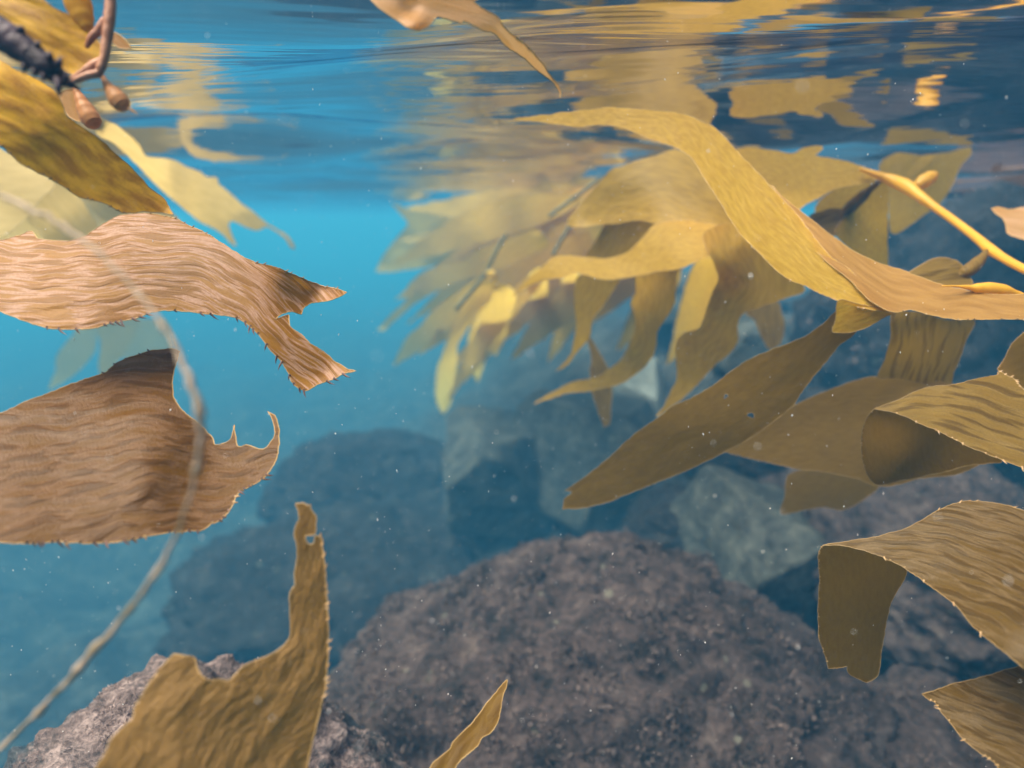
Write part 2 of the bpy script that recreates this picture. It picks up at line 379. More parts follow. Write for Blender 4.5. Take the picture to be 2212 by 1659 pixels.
def glint_mat():
    g = NT('rock_dark_shiny'); tc = g.n('ShaderNodeTexCoord').outputs['Object']
    mp = g.n('ShaderNodeMapping'); g.l(tc, mp.inputs[0]); mp.inputs['Scale'].default_value = (1, 1, 1.8); mp.inputs['Rotation'].default_value = (.3, .5, 0)
    mp.inputs['Scale'].default_value = (1, 1, 2.4)
    st = g.n('ShaderNodeTexNoise', i_Vector=mp.outputs[0], i_Scale=150.0, i_Detail=4.0, i_Roughness=.65).outputs[0]
    nz = g.n('ShaderNodeTexNoise', i_Vector=tc, i_Scale=34.0, i_Detail=6.0, i_Roughness=.7).outputs[0]
    col = g.ramp(g.math('ADD', g.math('MULTIPLY', st, .6), g.math('MULTIPLY', nz, .4)), [(.36, (.008, .009, .012)), (.52, (.03, .032, .036)), (.62, (.07, .07, .068)), (.74, (.30, .27, .23))])  # palest stop paints glints into the colour of the dark face
    h = g.math('ADD', g.math('MULTIPLY', st, .7), nz)
    bp = g.n('ShaderNodeBump', i_Strength=.9, i_Distance=.006, i_Height=h).outputs[0]
    p = g.n('ShaderNodeBsdfPrincipled', i_Base_Color=col, i_Roughness=.3, i_Normal=bp); p.inputs['Specular IOR Level'].default_value = .4
    cl = g.n('ShaderNodeTexNoise', i_Vector=tc, i_Scale=24.0, i_Detail=6.0, i_Roughness=.7).outputs[0]
    cc = g.ramp(g.math('ADD', g.math('MULTIPLY', cl, .5), g.math('MULTIPLY', st, .5)), [(.38, (.035, .025, .025)), (.50, (.12, .083, .078)), (.62, (.29, .215, .20))])
    b2 = g.n('ShaderNodeBump', i_Strength=1.0, i_Distance=.008, i_Height=g.math('ADD', cl, st)).outputs[0]
    p2 = g.n('ShaderNodeBsdfPrincipled', i_Base_Color=cc, i_Roughness=.9, i_Normal=b2)
    sep = g.n('ShaderNodeSeparateXYZ'); g.l(tc, sep.inputs[0])
    hz = g.math('ADD', g.math('ADD', g.math('MULTIPLY', sep.outputs[2], 9.0), g.math('MULTIPLY', sep.outputs[0], 2.2)), g.math('MULTIPLY', g.math('SUBTRACT', nz, .5), 3.2))
    mr = g.n('ShaderNodeMapRange'); g.l(hz, mr.inputs[0]); mr.inputs[1].default_value = 1.35; mr.inputs[2].default_value = 1.7
    mx = g.n('ShaderNodeMixShader'); g.l(mr.outputs[0], mx.inputs[0]); g.l(p.outputs[0], mx.inputs[1]); g.l(p2.outputs[0], mx.inputs[2])
    g.l(mx.outputs[0], g.out.inputs[0]); return g.m
M['near_rock'] = glint_mat()
M['bed'] = rock_mat('seabed_sediment', (.05, .045, .040), (.018, .016, .015), (.11, .10, .088), .6, .35)
M['turf'] = plain('turf_pink', (.022, .015, .0145), (.135, .092, .082), 16, .8)
M['turf_pale'] = plain('turf_pale_pink', (.16, .11, .10), (.38, .29, .27), 40, .8)
M['barnacle'] = plain('barnacle_pale', (.13, .13, .095), (.24, .24, .18), 60, .7)

# ------------------------------------------------------------------ setting: water, haze, seabed
def water_surface():
    g = NT('water_underside')
    tc = g.n('ShaderNodeTexCoord').outputs['Object']
    mp = g.n('ShaderNodeMapping'); g.l(tc, mp.inputs[0]); mp.inputs['Scale'].default_value = (5.5, 26, 1); mp.inputs['Rotation'].default_value = (0, 0, .12)
    nz = g.n('ShaderNodeTexNoise', i_Vector=mp.outputs[0], i_Scale=1.0, i_Detail=2.0, i_Roughness=.45).outputs[0]
    bp = g.n('ShaderNodeBump', i_Strength=.5, i_Distance=.004, i_Height=nz).outputs[0]
    fr = g.n('ShaderNodeFresnel', i_IOR=1.33, i_Normal=bp)
    gl = g.n('ShaderNodeBsdfGlossy', i_Roughness=0.07, i_Normal=bp); gl.inputs[0].default_value = (.80, .78, .86, 1)
    tr = g.n('ShaderNodeBsdfTransparent')
    mx = g.n('ShaderNodeMixShader'); g.l(fr.outputs[0], mx.inputs[0]); g.l(tr.outputs[0], mx.inputs[1]); g.l(gl.outputs[0], mx.inputs[2])
    g.l(mx.outputs[0], g.out.inputs[0])
    nx, ny = 260, 420
    tx = np.linspace(-1, 1, nx); xs = np.sign(tx)*(1.6*np.abs(tx) + 58*np.abs(tx)**7)
    ty = np.linspace(-.45, 1, ny); ys = np.sign(ty)*(2.6*np.abs(ty) + 58*np.abs(ty)**7)
    X, Y = np.meshgrid(xs, ys)
    rg = np.random.default_rng(5); H = np.zeros_like(X)
    for lam, amp, k in ((1.0, .011, 4), (.5, .0065, 6), (.22, .0018, 8), (.11, .0003, 8)):
        for _ in range(k):
            a = math.pi/2 + rg.normal(0, .5); kx, ky = math.cos(a), math.sin(a); L = lam*rg.uniform(.75, 1.35)
            H += amp/math.sqrt(k)*np.sin((X*kx + Y*ky)*2*math.pi/L + rg.uniform(0, 6.28))*1.3
    H *= np.exp(-np.maximum(0, np.hypot(X, Y)-5)/6)
    v = np.stack([X.ravel(), Y.ravel(), H.ravel()], 1)
    i = np.arange((ny-1)*nx).reshape(ny-1, nx)[:, :-1].ravel()
    f = np.stack([i, i+1, i+nx+1, i+nx], 1)
    o = link('water_surface', v, f, g.m, origin=(0, 0, 0)); tag(o, kind='structure')
    tag(o, 'rippled underside of the water surface mirroring the kelp', 'water')
water_surface()

def bed_z(x, y):
    s = lambda a, b, q: max(0., min(1., (q-a)/(b-a)))
    r = s(-2.4, 1.6, x); r = r*r*(3-2*r)
    z = -2.95 + 1.55*r + .45*s(1.5, 5, y)*r - .5*s(0, 6, -x)
    return z + .30*noise.fractal(Vector((x*1.1, y*1.1, 1.7)), .9, 2.1, 6) + .05*noise.noise(Vector((x*5, y*5, 4)))
def seabed():
    n = 190; t = np.linspace(-1, 1, n); q = np.sign(t)*(6*np.abs(t) + 54*np.abs(t)**6)
    v = [(a, b + 2.0, bed_z(a, b + 2.0)) for b in q for a in q]
    i = np.arange((n-1)*n).reshape(n-1, n)[:, :-1].ravel()
    o = link('seabed', v, np.stack([i, i+1, i+n+1, i+n], 1), M['bed'], origin=(0, 0, 0)); tag(o, 'rubble strewn seabed sloping down towards open water', 'seabed', kind='structure')
seabed()

def haze():
    g = NT('water_haze'); pv = g.n('ShaderNodeVolumePrincipled')
    pv.inputs['Color'].default_value = (0.0068, 0.035, 0.069, 1); pv.inputs['Density'].default_value = 1.0; pv.inputs['Absorption Color'].default_value = (0.7904, 0.9168, 0.9533, 1); pv.inputs['Anisotropy'].default_value = .1
    g.l(pv.outputs[0], g.out.inputs['Volume'])
    lo, hi = (-66, -40, -8.5), (66, 70, .06)
    v = [(x, y, z) for x in (lo[0], hi[0]) for y in (lo[1], hi[1]) for z in (lo[2], hi[2])]
    f = [(0, 1, 3, 2), (4, 6, 7, 5), (0, 4, 5, 1), (2, 3, 7, 6), (0, 2, 6, 4), (1, 5, 7, 3)]
    o = link('haze', v, f, g.m, origin=(0, 0, 0), smooth=False); tag(o, 'blue murk of the sea water', 'haze', kind='stuff')
haze()

# ------------------------------------------------------------------ rocks
def rock(px, py, d, rx, ry, rz, label, mat='turf_rock', sub=6, block=0., amp=.10, fr=1.0, seed=0, rot=0., turf=0, turf_mat='turf', planes=9, name='rock', tlen=.012, barn=0, tz=-.25, box=0):
    """centre at photo position px, py and distance d; rx, ry radii in photo units at that distance; rz radius in depth (m)"""
    c = at(px, py, d); R = Vector((rx*d/FPX, rz, ry*d/FPX))
    bm = bmesh.new(); bmesh.ops.create_icosphere(bm, subdivisions=sub, radius=1.0)
    rg = random.Random(seed); off = Vector((rg.uniform(-50, 50), rg.uniform(-50, 50), rg.uniform(-50, 50)))
    PL = []
    for k in range(planes):
        a = 2.39996*k + rg.uniform(-.4, .4); zc = 1 - 2*(k+.5)/planes; s = math.sqrt(1-zc*zc)
        PL.append((Vector((s*math.cos(a), s*math.sin(a), zc)), rg.uniform(.62, .95)))
    if box: PL = [((Vector(q) + Vector((rg.uniform(-.22, .22), rg.uniform(-.22, .22), rg.uniform(-.22, .22)))).normalized(), box*rg.uniform(.85, 1.1)) for q in ((1, 0, 0), (-1, 0, 0), (0, 1, 0), (0, -1, 0), (0, 0, 1), (0, 0, -1), (.6, -.6, .6), (-.7, -.4, .6))]
    rm = Matrix.Rotation(rot, 3, 'Y') @ Matrix.Rotation(rg.uniform(-.4, .4), 3, 'Z')
    mean = (R.x+R.y+R.z)/3
    for v in bm.verts:
        n = v.co.normalized(); r = 1.0
        if block:
            rb = min(h/max(n.dot(p), 1e-3) for p, h in PL); r = 1 + block*(min(rb, 1.25) - 1)
        q = n*1.0
        f = noise.fractal(q*1.6*fr + off, .9, 2.0, 4)*amp*1.3 + noise.fractal(q*6*fr + off, .8, 2.1, 4)*amp*.42*(1-.6*block) + noise.noise(q*13*fr + off)*amp*.36*(1-.6*block) + noise.noise(q*30*fr + off)*amp*.16*(1-.6*block)
        r *= 1 + f
        v.co = rm @ Vector((n.x*R.x*r, n.y*R.y*r, n.z*R.z*r))
    me = bpy.data.meshes.new(name); bm.normal_update()
    fac = [(fa.calc_center_median(), fa.normal.copy(), fa.calc_area()) for fa in bm.faces] if (turf or barn) else []
    bm.to_mesh(me); bm.free(); me.polygons.foreach_set('use_smooth', [True]*len(me.polygons)); me.materials.append(M[mat])
    o = bpy.data.objects.new(name, me); COL.objects.link(o); o.location = c
    tag(o, label, 'rock', 'rocks on the seabed')
    if turf:
        cand = [q for q in fac if q[1].z > tz + .25*noise.noise(q[0]*22 + off) and q[1].dot(CAM_F) < .45]
        wts = np.array([q[2] for q in cand]); wts /= wts.sum()
        pick = RNG.choice(len(cand), size=turf, p=wts)
        CP_ = np.array([tuple(q[0]) for q in cand])[pick]; CN = np.array([tuple(q[1]) for q in cand])[pick]; CA = np.sqrt(np.array([q[2] for q in cand])[pick])
        nz = np.array([noise.noise(Vector(p)*16 + off) for p in CP_]); ok = nz > -.22
        CP_, CN, CA, nz = CP_[ok], CN[ok], CA[ok], nz[ok]
        CP_ = CP_ + RNG.uniform(-.7, .7, CP_.shape)*CA[:, None]
        nrmz = lambda a: a/(np.linalg.norm(a, axis=1)[:, None] + 1e-9)
        AV = []
        for _ in range(3):
            k = len(CP_); dr = nrmz(CN + RNG.uniform(-1, 1, (k, 3))*.9 + np.array([0, 0, .15])); sd_ = nrmz(np.cross(dr, RNG.uniform(-1, 1, (k, 3))))
            L = tlen*RNG.uniform(.4, 1.4, k)[:, None]*(.7 + nz[:, None]); wd = L*RNG.uniform(.10, .24, k)[:, None]; q0 = CP_ - CN*.002
            bend = np.cross(sd_, dr)*L*RNG.uniform(-.4, .4, k)[:, None]
            AV.append(np.stack([q0 - sd_*wd*.5, q0 + sd_*wd*.5, q0 + dr*L*.55 + sd_*wd + bend*.4, q0 + dr*L*.55 - sd_*wd + bend*.4, q0 + dr*L + bend], 1))
        vs = np.concatenate(AV).reshape(-1, 3); b0 = np.arange(len(vs)//5)*5
        fs = [(b, b+1, b+2, b+3) for b in b0] + [(b+3, b+2, b+4) for b in b0]
        t = link('algae_turf', vs, fs, M[turf_mat], parent=o, origin=(0, 0, 0), smooth=False); tag(t, kind='stuff')
    if barn:
        cand = [q for q in fac if q[1].z > .1 and q[1].dot(CAM_F) < .3]
        for k in range(barn):
            p, n, a = cand[rg.randrange(len(cand))]; r = rg.uniform(.002, .006)*(mean/.5)
            bb = bmesh.new(); bmesh.ops.create_icosphere(bb, subdivisions=2, radius=r)
            for v in bb.verts: v.co *= 1 + .35*noise.noise(v.co*(120) + off)
            m2 = bpy.data.meshes.new('pebble'); bb.to_mesh(m2); bb.free(); m2.materials.append(M['barnacle'])
            po = bpy.data.objects.new('pebble', m2); COL.objects.link(po); po.parent = o; po.location = p + n*r*.2; po.scale = (1, 1, .6)
    return o
rock(1290, 1650, 1.40, 610, 460, .50, 'large rounded boulder covered in purple brown turf in the centre', sub=7, amp=.10, seed=1, turf=34000, barn=0, tlen=.010)
rock(1600, 1730, 1.02, 140, 220, .14, 'small knobbly turf covered rock in front of the large centre boulder', sub=6, amp=.14, seed=2, turf=6000, barn=0, tlen=.007)
rock(2060, 1750, 1.15, 330, 190, .30, 'dark rock at the bottom edge under the lowest brown blade', sub=6, amp=.14, seed=3, turf=6000, tlen=.008)
rock(420, 1968, .66, 500, 490, .24, 'near boulder with dark shiny face and pale pink fuzzy crown behind torn tan blade', mat='near_rock', sub=7, amp=.09, seed=4, turf=40000, turf_mat='turf_pale', tlen=.003, barn=0, tz=.45)
rock(800, 1065, 4.6, 215, 125, .7, 'low hazy turf covered rock beside the dark angular block', mat='far_rock', sub=6, amp=.12, seed=5, turf=1500, barn=0, tlen=.02)
rock(1085, 1010, 3.6, 165, 140, .5, 'dark angular block with pale flat top edge beyond the centre boulder', box=.78, mat='grey_rock', block=.9, amp=.05, seed=16, planes=8)
rock(1300, 975, 3.3, 150, 140, .5, 'dark angular rock behind the tip of the long brown blade', box=.8, mat='grey_rock', block=.9, amp=.05, seed=8, planes=8, rot=.3)
rock(1375, 870, 3.8, 70, 100, .25, 'pale tilted slab of stone behind the hanging blades', box=.8, mat='pale_rock', block=.95, amp=.03, seed=11, planes=8, rot=-.4)
rock(1640, 1185, 2.0, 170, 140, .32, 'grey green faceted rock beside the large centre boulder', box=.8, mat='grey_rock', block=.95, amp=.05, seed=21, planes=9, rot=.5)
rock(770, 1315, 3.5, 400, 190, 1.0, 'wide dark turf rock behind the tip of the torn tan blade', mat='far_rock', amp=.15, seed=9, turf=2500, tlen=.018, barn=0)
rock(1480, 1160, 2.3, 110, 90, .3, 'small shadowed rock between the grey green rock and the long brown blade', mat='far_rock', amp=.15, seed=13)
rock(1640, 740, 3.4, 130, 90, .4, 'pale bluish rock showing between the hanging yellow blades', box=.8, mat='grey_rock', block=.9, amp=.06, seed=17, planes=8)
rock(1540, 640, 4.2, 150, 60, .5, 'far bluish ledge under the arching yellow blade', box=.8, mat='grey_rock', block=.8, amp=.08, seed=18)
rock(2080, 780, 2.6, 330, 330, .6, 'dark reef boulder behind the blades at the right edge', mat='far_rock', amp=.14, seed=19, turf=1500, tlen=.02)
rock(1960, 1200, 1.9, 260, 190, .45, 'dark turf covered boulder behind the folded hanging blade', mat='turf_rock', amp=.15, seed=20, turf=2000)
rock(1720, 960, 2.7, 260, 130, .45, 'shadowed boulder behind the long brown blade', mat='far_rock', amp=.14, seed=23)

# ------------------------------------------------------------------ kelp
def blade_parts(patches, mat, parent=None, name='kelp_frond', rim=.00028, rim_mat='rim', spines=None, spine_mat='spine', dark_spines=None):
    mats = [p.get('m', mat) for p in patches]; SS = [sheet(**{k: q for k, q in p.items() if k != 'm'}) for p in patches]
    v, f, uv = join([(s['v'], s['f'], s['uv']) for s in SS])
    o = link(name, v, f, M[mat], parent=parent, uvs=uv)
    if len(set(mats)) > 1:
        mi = []
        for q, sh in zip(mats, SS):
            if M[q].name not in o.data.materials: o.data.materials.append(M[q])
            mi += [o.data.materials.find(M[q].name)]*len(sh['f'])
        o.data.polygons.foreach_set('material_index', mi)
    org = np.array(o.location) if parent is None else np.array(parent.location)
    if rim:
        rv, rf_, _ = join([rim_mesh(s, rim) for s in SS]); m = link('margin', rv, rf_, M[rim_mat], parent=o, origin=org)
    for spines, spine_mat in ((spines, spine_mat), (dark_spines, 'spine_dark')):
        if not spines: continue
        rs = [spine_mesh(SS[k], spans, ev, ln, le, rd) for k, spans, ev, ln, le, rd in spines]
        rs = [r for r in rs if len(r[0])]
        if rs:
            sv, sf, _ = join(rs); m = link('spines', sv, sf, M[spine_mat], parent=o, origin=org, smooth=False); tag(m, kind='stuff')
    return o
def blade(label, patches, mat, group=None, **kw):
    o = blade_parts(patches, mat, **kw); tag(o, label, 'kelp frond', group); return o

# --- left side ------------------------------------------------------------
o = blade('upper golden blade behind the dark spiny stalk', [dict(outline=Z('k', [(-250, -250), (480, -250), (500, -40), (600, 60), (720, 130), (870, 200), (1000, 300), (1130, 420), (1230, 560), (1300, 660, 1), (1230, 700), (1150, 760), (1050, 840), (930, 900), (800, 870), (600, 720), (400, 520), (200, 400), (0, 330), (-250, 200)]),
      axis=[p + (d,) for p, d in zip(Z('k', [(-250, -150), (500, 250), (1250, 680)]), (.345, .35, .36))], sp=5, tilt=(0, .3), ridge=(.0016, 100, 22), seed=1)], 'golden', spines=[(0, [(3, 9)], .004, .003, .5, .0004)])
o = blade('long golden wrinkled blade running down from the dark spiny stalk', [dict(outline=Z('a', [(-200, 250), (0, 360), (100, 420), (230, 480), (340, 560), (380, 640), (410, 700), (520, 780), (620, 850), (700, 930), (760, 980), (830, 1050), (900, 1130), (980, 1190), (1040, 1290, 1), (960, 1275), (870, 1270), (740, 1275), (640, 1225), (550, 1200), (470, 1180), (380, 1120), (280, 1060), (180, 1010), (110, 970), (40, 900), (0, 870), (-200, 760)]),
      axis=[p + (d,) for p, d in zip(Z('a', [(-200, 500), (200, 720), (600, 1020), (1000, 1270)]), (.36, .38, .41, .44))], sp=5.5, tilt=(-.3, .9), ridge=(.0016, 110, 34), seed=2, wave=(.008, 9))], 'golden', spines=[(0, [(17, 26)], .0035, .0045, .6, .0005)])
L3 = Z('b', [(-220, 230), (0, 215), (110, 185), (190, 160), (235, 205), (400, 215), (500, 190), (590, 135), (640, 100), (720, 65), (800, 55), (900, 50), (1000, 70), (1060, 85), (1150, 130), (1250, 180), (1320, 220), (1420, 290), (1530, 345), (1640, 370), (1750, 415), (1850, 455), (1950, 490), (2020, 505), (2080, 525, 1), (2020, 560), (1950, 580), (1870, 590), (1820, 620), (1810, 660, 1), (1750, 642), (1690, 655), (1650, 688, 1), (1700, 668), (1732, 660, 1), (1742, 730), (1800, 770), (1850, 820), (1940, 880), (2010, 940), (2090, 985), (2135, 997, 1), (2060, 1015), (1990, 1050), (1900, 1080), (1840, 1115), (1790, 1100), (1750, 1060), (1720, 990), (1680, 930), (1620, 870), (1570, 800), (1500, 730), (1420, 680), (1300, 660), (1150, 645), (1000, 632), (900, 650), (800, 685), (680, 705), (560, 740), (440, 748), (300, 742), (200, 715), (100, 680), (0, 640), (-220, 560)])
blade('broad pinkish ribbed blade with forked torn end above the brown torn blade', [dict(outline=L3, axis=[p + (d,) for p, d in zip(Z('b', [(-220, 400), (300, 440), (800, 400), (1250, 440), (1600, 690), (1950, 1010)]), (.43, .44, .455, .46, .455, .46))],
      sp=5.5, tilt=(0, .75), curl=3.5, ridge=(.0010, 190, 13), seed=3, wave=(.006, 10), fray=1.3, hump=[Z('b', [(1900, 530)])[0] + (60, .035)])], 'pink', rim=.00035,
      spines=[(0, [(10, 24)], .0045, .005, .5, .0005)], dark_spines=[(0, [(42, 63)], .0055, .010, -.8, .0006)])
L4 = Z('b', [(-260, 1310), (0, 1250), (130, 1190), (270, 1140), (400, 1085), (500, 1050), (620, 1010), (690, 960), (760, 920), (830, 900), (900, 875), (980, 868), (1050, 865), (1080, 880, 1), (1060, 950), (1040, 1010), (1035, 1090), (1050, 1170), (1090, 1230), (1150, 1280), (1200, 1320), (1250, 1370), (1280, 1400), (1290, 1440), (1350, 1430), (1390, 1400), (1405, 1320, 1), (1415, 1400), (1430, 1450), (1480, 1440), (1540, 1460), (1590, 1460), (1640, 1400), (1650, 1350), (1630, 1280), (1605, 1240, 1), (1650, 1270), (1675, 1350), (1675, 1450), (1650, 1550), (1600, 1620), (1540, 1670), (1440, 1722), (1400, 1792), (1350, 1872), (1280, 1912), (1200, 1952), (1100, 1962), (1000, 1967), (900, 1987), (700, 2022), (500, 2032), (350, 2022), (200, 2032), (0, 2027), (-260, 2010)])
blade('brown torn blade with curled horn tip below the pinkish ribbed blade', [dict(outline=L4, axis=[p + (d,) for p, d in zip(Z('b', [(-260, 1700), (400, 1600), (900, 1500), (1250, 1560), (1640, 1500)]), (.36, .385, .40, .42, .43))],
      sp=5.5, tilt=(0, .85), curl=2.5, ridge=(.0013, 120, 18), seed=4, wave=(.008, 9), fray=1.4)], 'brown', rim=.00035,
      spines=[(0, [(40, 54)], .006, .005, -.5, .0006)], dark_spines=[(0, [(6, 12)], .007, .006, -.3, .0006), (0, [(40, 54)], .0045, .0085, -.5, .0006)])
L5 = Z('c', [(540, 1800), (590, 1640), (640, 1560), (660, 1500), (720, 1430), (790, 1370), (810, 1300), (860, 1210), (900, 1150), (950, 1080), (1000, 1020), (1045, 975, 1), (1090, 985), (1150, 990), (1175, 1010), (1180, 1050), (1210, 1100), (1250, 1130), (1310, 1130), (1370, 1135), (1410, 1100), (1450, 1060), (1500, 1025), (1580, 1000), (1640, 970), (1700, 930), (1735, 880), (1745, 820), (1740, 760), (1740, 700), (1738, 640), (1750, 590), (1770, 560), (1765, 500), (1775, 440), (1785, 380), (1780, 310), (1765, 260), (1775, 210), (1795, 160), (1790, 110), (1775, 75, 1), (1815, 70), (1850, 85), (1862, 75, 1), (1870, 110), (1895, 150), (1897, 200), (1890, 250), (1860, 262), (1835, 270), (1838, 295), (1860, 318), (1885, 305), (1890, 265, 1), (1925, 270), (1935, 300), (1940, 360), (1945, 420), (1955, 500), (1960, 600), (1965, 700), (1970, 800), (1968, 900), (1968, 1000), (1960, 1100), (1950, 1200), (1925, 1290), (1905, 1380), (1880, 1480), (1860, 1570), (1840, 1660), (1810, 1800)])
blade('tan torn blade rising from the bottom with a tall finger and a deep notch', [dict(outline=L5, axis=[p + (d,) for p, d in zip(Z('c', [(1150, 1800), (1350, 1450), (1650, 1150), (1830, 700), (1850, 80)]), (.30, .32, .335, .345, .35))],
      sp=5, tilt=(.15, .1), curl=1.5, ridge=(.0012, 120, 50), seed=5, wave=(.010, 10), fray=1.2)], 'tan', spines=[(0, [(5, 11)], .004, .005, -.3, .00045), (0, [(55, 67)], .0032, .0055, -.7, .0005)])

# pale blades far behind on the left
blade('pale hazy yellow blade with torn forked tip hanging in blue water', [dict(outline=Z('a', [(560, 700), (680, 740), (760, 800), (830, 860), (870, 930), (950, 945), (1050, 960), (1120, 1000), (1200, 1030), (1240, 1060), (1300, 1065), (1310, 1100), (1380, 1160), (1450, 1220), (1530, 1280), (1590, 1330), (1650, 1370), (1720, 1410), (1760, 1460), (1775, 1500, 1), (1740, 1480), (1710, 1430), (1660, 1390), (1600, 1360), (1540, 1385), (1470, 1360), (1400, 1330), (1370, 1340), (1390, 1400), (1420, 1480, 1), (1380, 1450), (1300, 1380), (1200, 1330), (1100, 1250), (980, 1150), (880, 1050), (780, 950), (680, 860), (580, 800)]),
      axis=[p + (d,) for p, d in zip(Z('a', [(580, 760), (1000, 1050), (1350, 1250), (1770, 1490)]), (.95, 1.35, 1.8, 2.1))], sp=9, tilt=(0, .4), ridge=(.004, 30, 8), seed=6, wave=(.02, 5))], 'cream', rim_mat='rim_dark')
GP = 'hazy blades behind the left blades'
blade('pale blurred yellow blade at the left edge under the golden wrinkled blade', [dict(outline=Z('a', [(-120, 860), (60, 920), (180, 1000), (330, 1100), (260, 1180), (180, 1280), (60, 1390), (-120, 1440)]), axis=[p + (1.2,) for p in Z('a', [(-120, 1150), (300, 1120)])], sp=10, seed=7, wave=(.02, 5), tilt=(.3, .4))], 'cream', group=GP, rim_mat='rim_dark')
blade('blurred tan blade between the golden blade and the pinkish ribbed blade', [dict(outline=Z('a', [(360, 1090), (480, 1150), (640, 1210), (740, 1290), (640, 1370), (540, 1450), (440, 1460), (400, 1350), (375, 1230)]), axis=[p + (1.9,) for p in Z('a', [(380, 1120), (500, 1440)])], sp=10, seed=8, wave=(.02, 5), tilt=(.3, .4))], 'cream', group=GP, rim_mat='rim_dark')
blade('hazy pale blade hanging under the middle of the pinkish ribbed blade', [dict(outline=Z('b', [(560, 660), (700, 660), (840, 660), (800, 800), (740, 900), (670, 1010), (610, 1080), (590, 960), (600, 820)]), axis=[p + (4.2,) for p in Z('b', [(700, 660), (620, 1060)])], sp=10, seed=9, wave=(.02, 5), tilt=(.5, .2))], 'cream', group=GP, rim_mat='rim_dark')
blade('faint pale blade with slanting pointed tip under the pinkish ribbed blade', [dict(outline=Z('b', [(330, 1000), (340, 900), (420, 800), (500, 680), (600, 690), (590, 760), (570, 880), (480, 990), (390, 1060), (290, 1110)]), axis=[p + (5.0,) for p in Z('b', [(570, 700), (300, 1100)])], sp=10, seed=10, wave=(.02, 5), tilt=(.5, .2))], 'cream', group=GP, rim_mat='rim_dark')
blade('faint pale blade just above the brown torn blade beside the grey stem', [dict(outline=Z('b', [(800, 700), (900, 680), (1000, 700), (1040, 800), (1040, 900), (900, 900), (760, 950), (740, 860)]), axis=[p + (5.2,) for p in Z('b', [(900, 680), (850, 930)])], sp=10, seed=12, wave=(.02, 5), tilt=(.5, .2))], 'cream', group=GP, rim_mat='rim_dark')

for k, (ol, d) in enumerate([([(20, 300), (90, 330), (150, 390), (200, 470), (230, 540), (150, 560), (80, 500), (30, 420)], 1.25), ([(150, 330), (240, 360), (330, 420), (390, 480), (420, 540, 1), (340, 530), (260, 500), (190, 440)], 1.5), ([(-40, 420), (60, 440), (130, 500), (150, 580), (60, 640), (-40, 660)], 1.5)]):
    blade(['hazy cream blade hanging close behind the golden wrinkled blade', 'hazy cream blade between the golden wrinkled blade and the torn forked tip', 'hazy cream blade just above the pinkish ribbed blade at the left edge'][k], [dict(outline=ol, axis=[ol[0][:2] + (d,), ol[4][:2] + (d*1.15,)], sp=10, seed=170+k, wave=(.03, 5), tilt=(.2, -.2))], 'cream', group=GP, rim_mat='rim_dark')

# small pieces
blade('small amber pointed blade poking up from the bottom edge', [dict(outline=Z('j', [(800, 1800), (870, 1640), (920, 1590), (980, 1540), (1000, 1500), (1050, 1450), (1100, 1400), (1150, 1340), (1200, 1270), (1260, 1200), (1300, 1150), (1322, 1130, 1), (1315, 1180), (1290, 1260), (1280, 1330), (1260, 1400), (1220, 1450), (1170, 1480), (1140, 1530), (1080, 1580), (1020, 1640), (950, 1800)]),
      axis=[p + (d,) for p, d in zip(Z('j', [(880, 1800), (1060, 1530), (1320, 1140)]), (.40, .42, .45))], sp=5, tilt=(-.2, .3), ridge=(.001, 100, 20), seed=13)], 'smalltip')
blade('sunlit pink and orange blade hanging from the surface at the top', [dict(outline=Z('d', [(180, -130), (260, 0), (300, 40), (350, 80), (420, 125), (480, 165), (540, 182), (590, 165), (630, 130), (660, 100), (720, 115), (800, 137), (815, 125), (860, 145), (940, 185), (990, 195), (1020, 215), (1060, 270), (1120, 310), (1180, 350), (1230, 400), (1270, 430), (1310, 460), (1350, 495), (1380, 540), (1395, 590, 1), (1403, 560), (1385, 510), (1350, 470), (1320, 430), (1290, 380), (1260, 350), (1230, 310), (1190, 270), (1150, 235), (1090, 190), (1050, 150), (1020, 100), (960, 70), (900, 30), (860, -10), (800, -130)]),
      axis=[p + (d,) for p, d in zip(Z('d', [(400, -100), (700, 40), (1000, 140), (1395, 580)]), (.36, .37, .385, .42))], sp=4, tilt=(0, .4), ridge=(0, 60, 20), seed=14, hump=[Z('d', [(520, 140)])[0] + (26, -.006), Z('d', [(500, 60)])[0] + (20, .005)])], 'overexposed', rim=.00035, spines=[(0, [(26, 36)], .008, .004, .3, .0004)])

def tubes(parent, name, pts, radii, mat, sides=12, lump=0., seed=0, part=True):
    """pts (x, y, distance) in photo positions; radii in photo units"""
    v, f = tube_mesh([at(*p) for p in pts], [r*p[2]/FPX for r, p in zip(radii, pts)], sides, lump=lump, seed=seed)
    ang = np.stack([v[:, 0], v[:, 2]], 1)
    return link(name, v, f, M[mat], parent=parent, uvs=ang)
def kz(pts, d, t='k'): 
    q = Z(t, pts); ds = d if isinstance(d, (list, tuple)) else [d]*len(q); return [p[:2] + (x,) for p, x in zip(q, ds)]
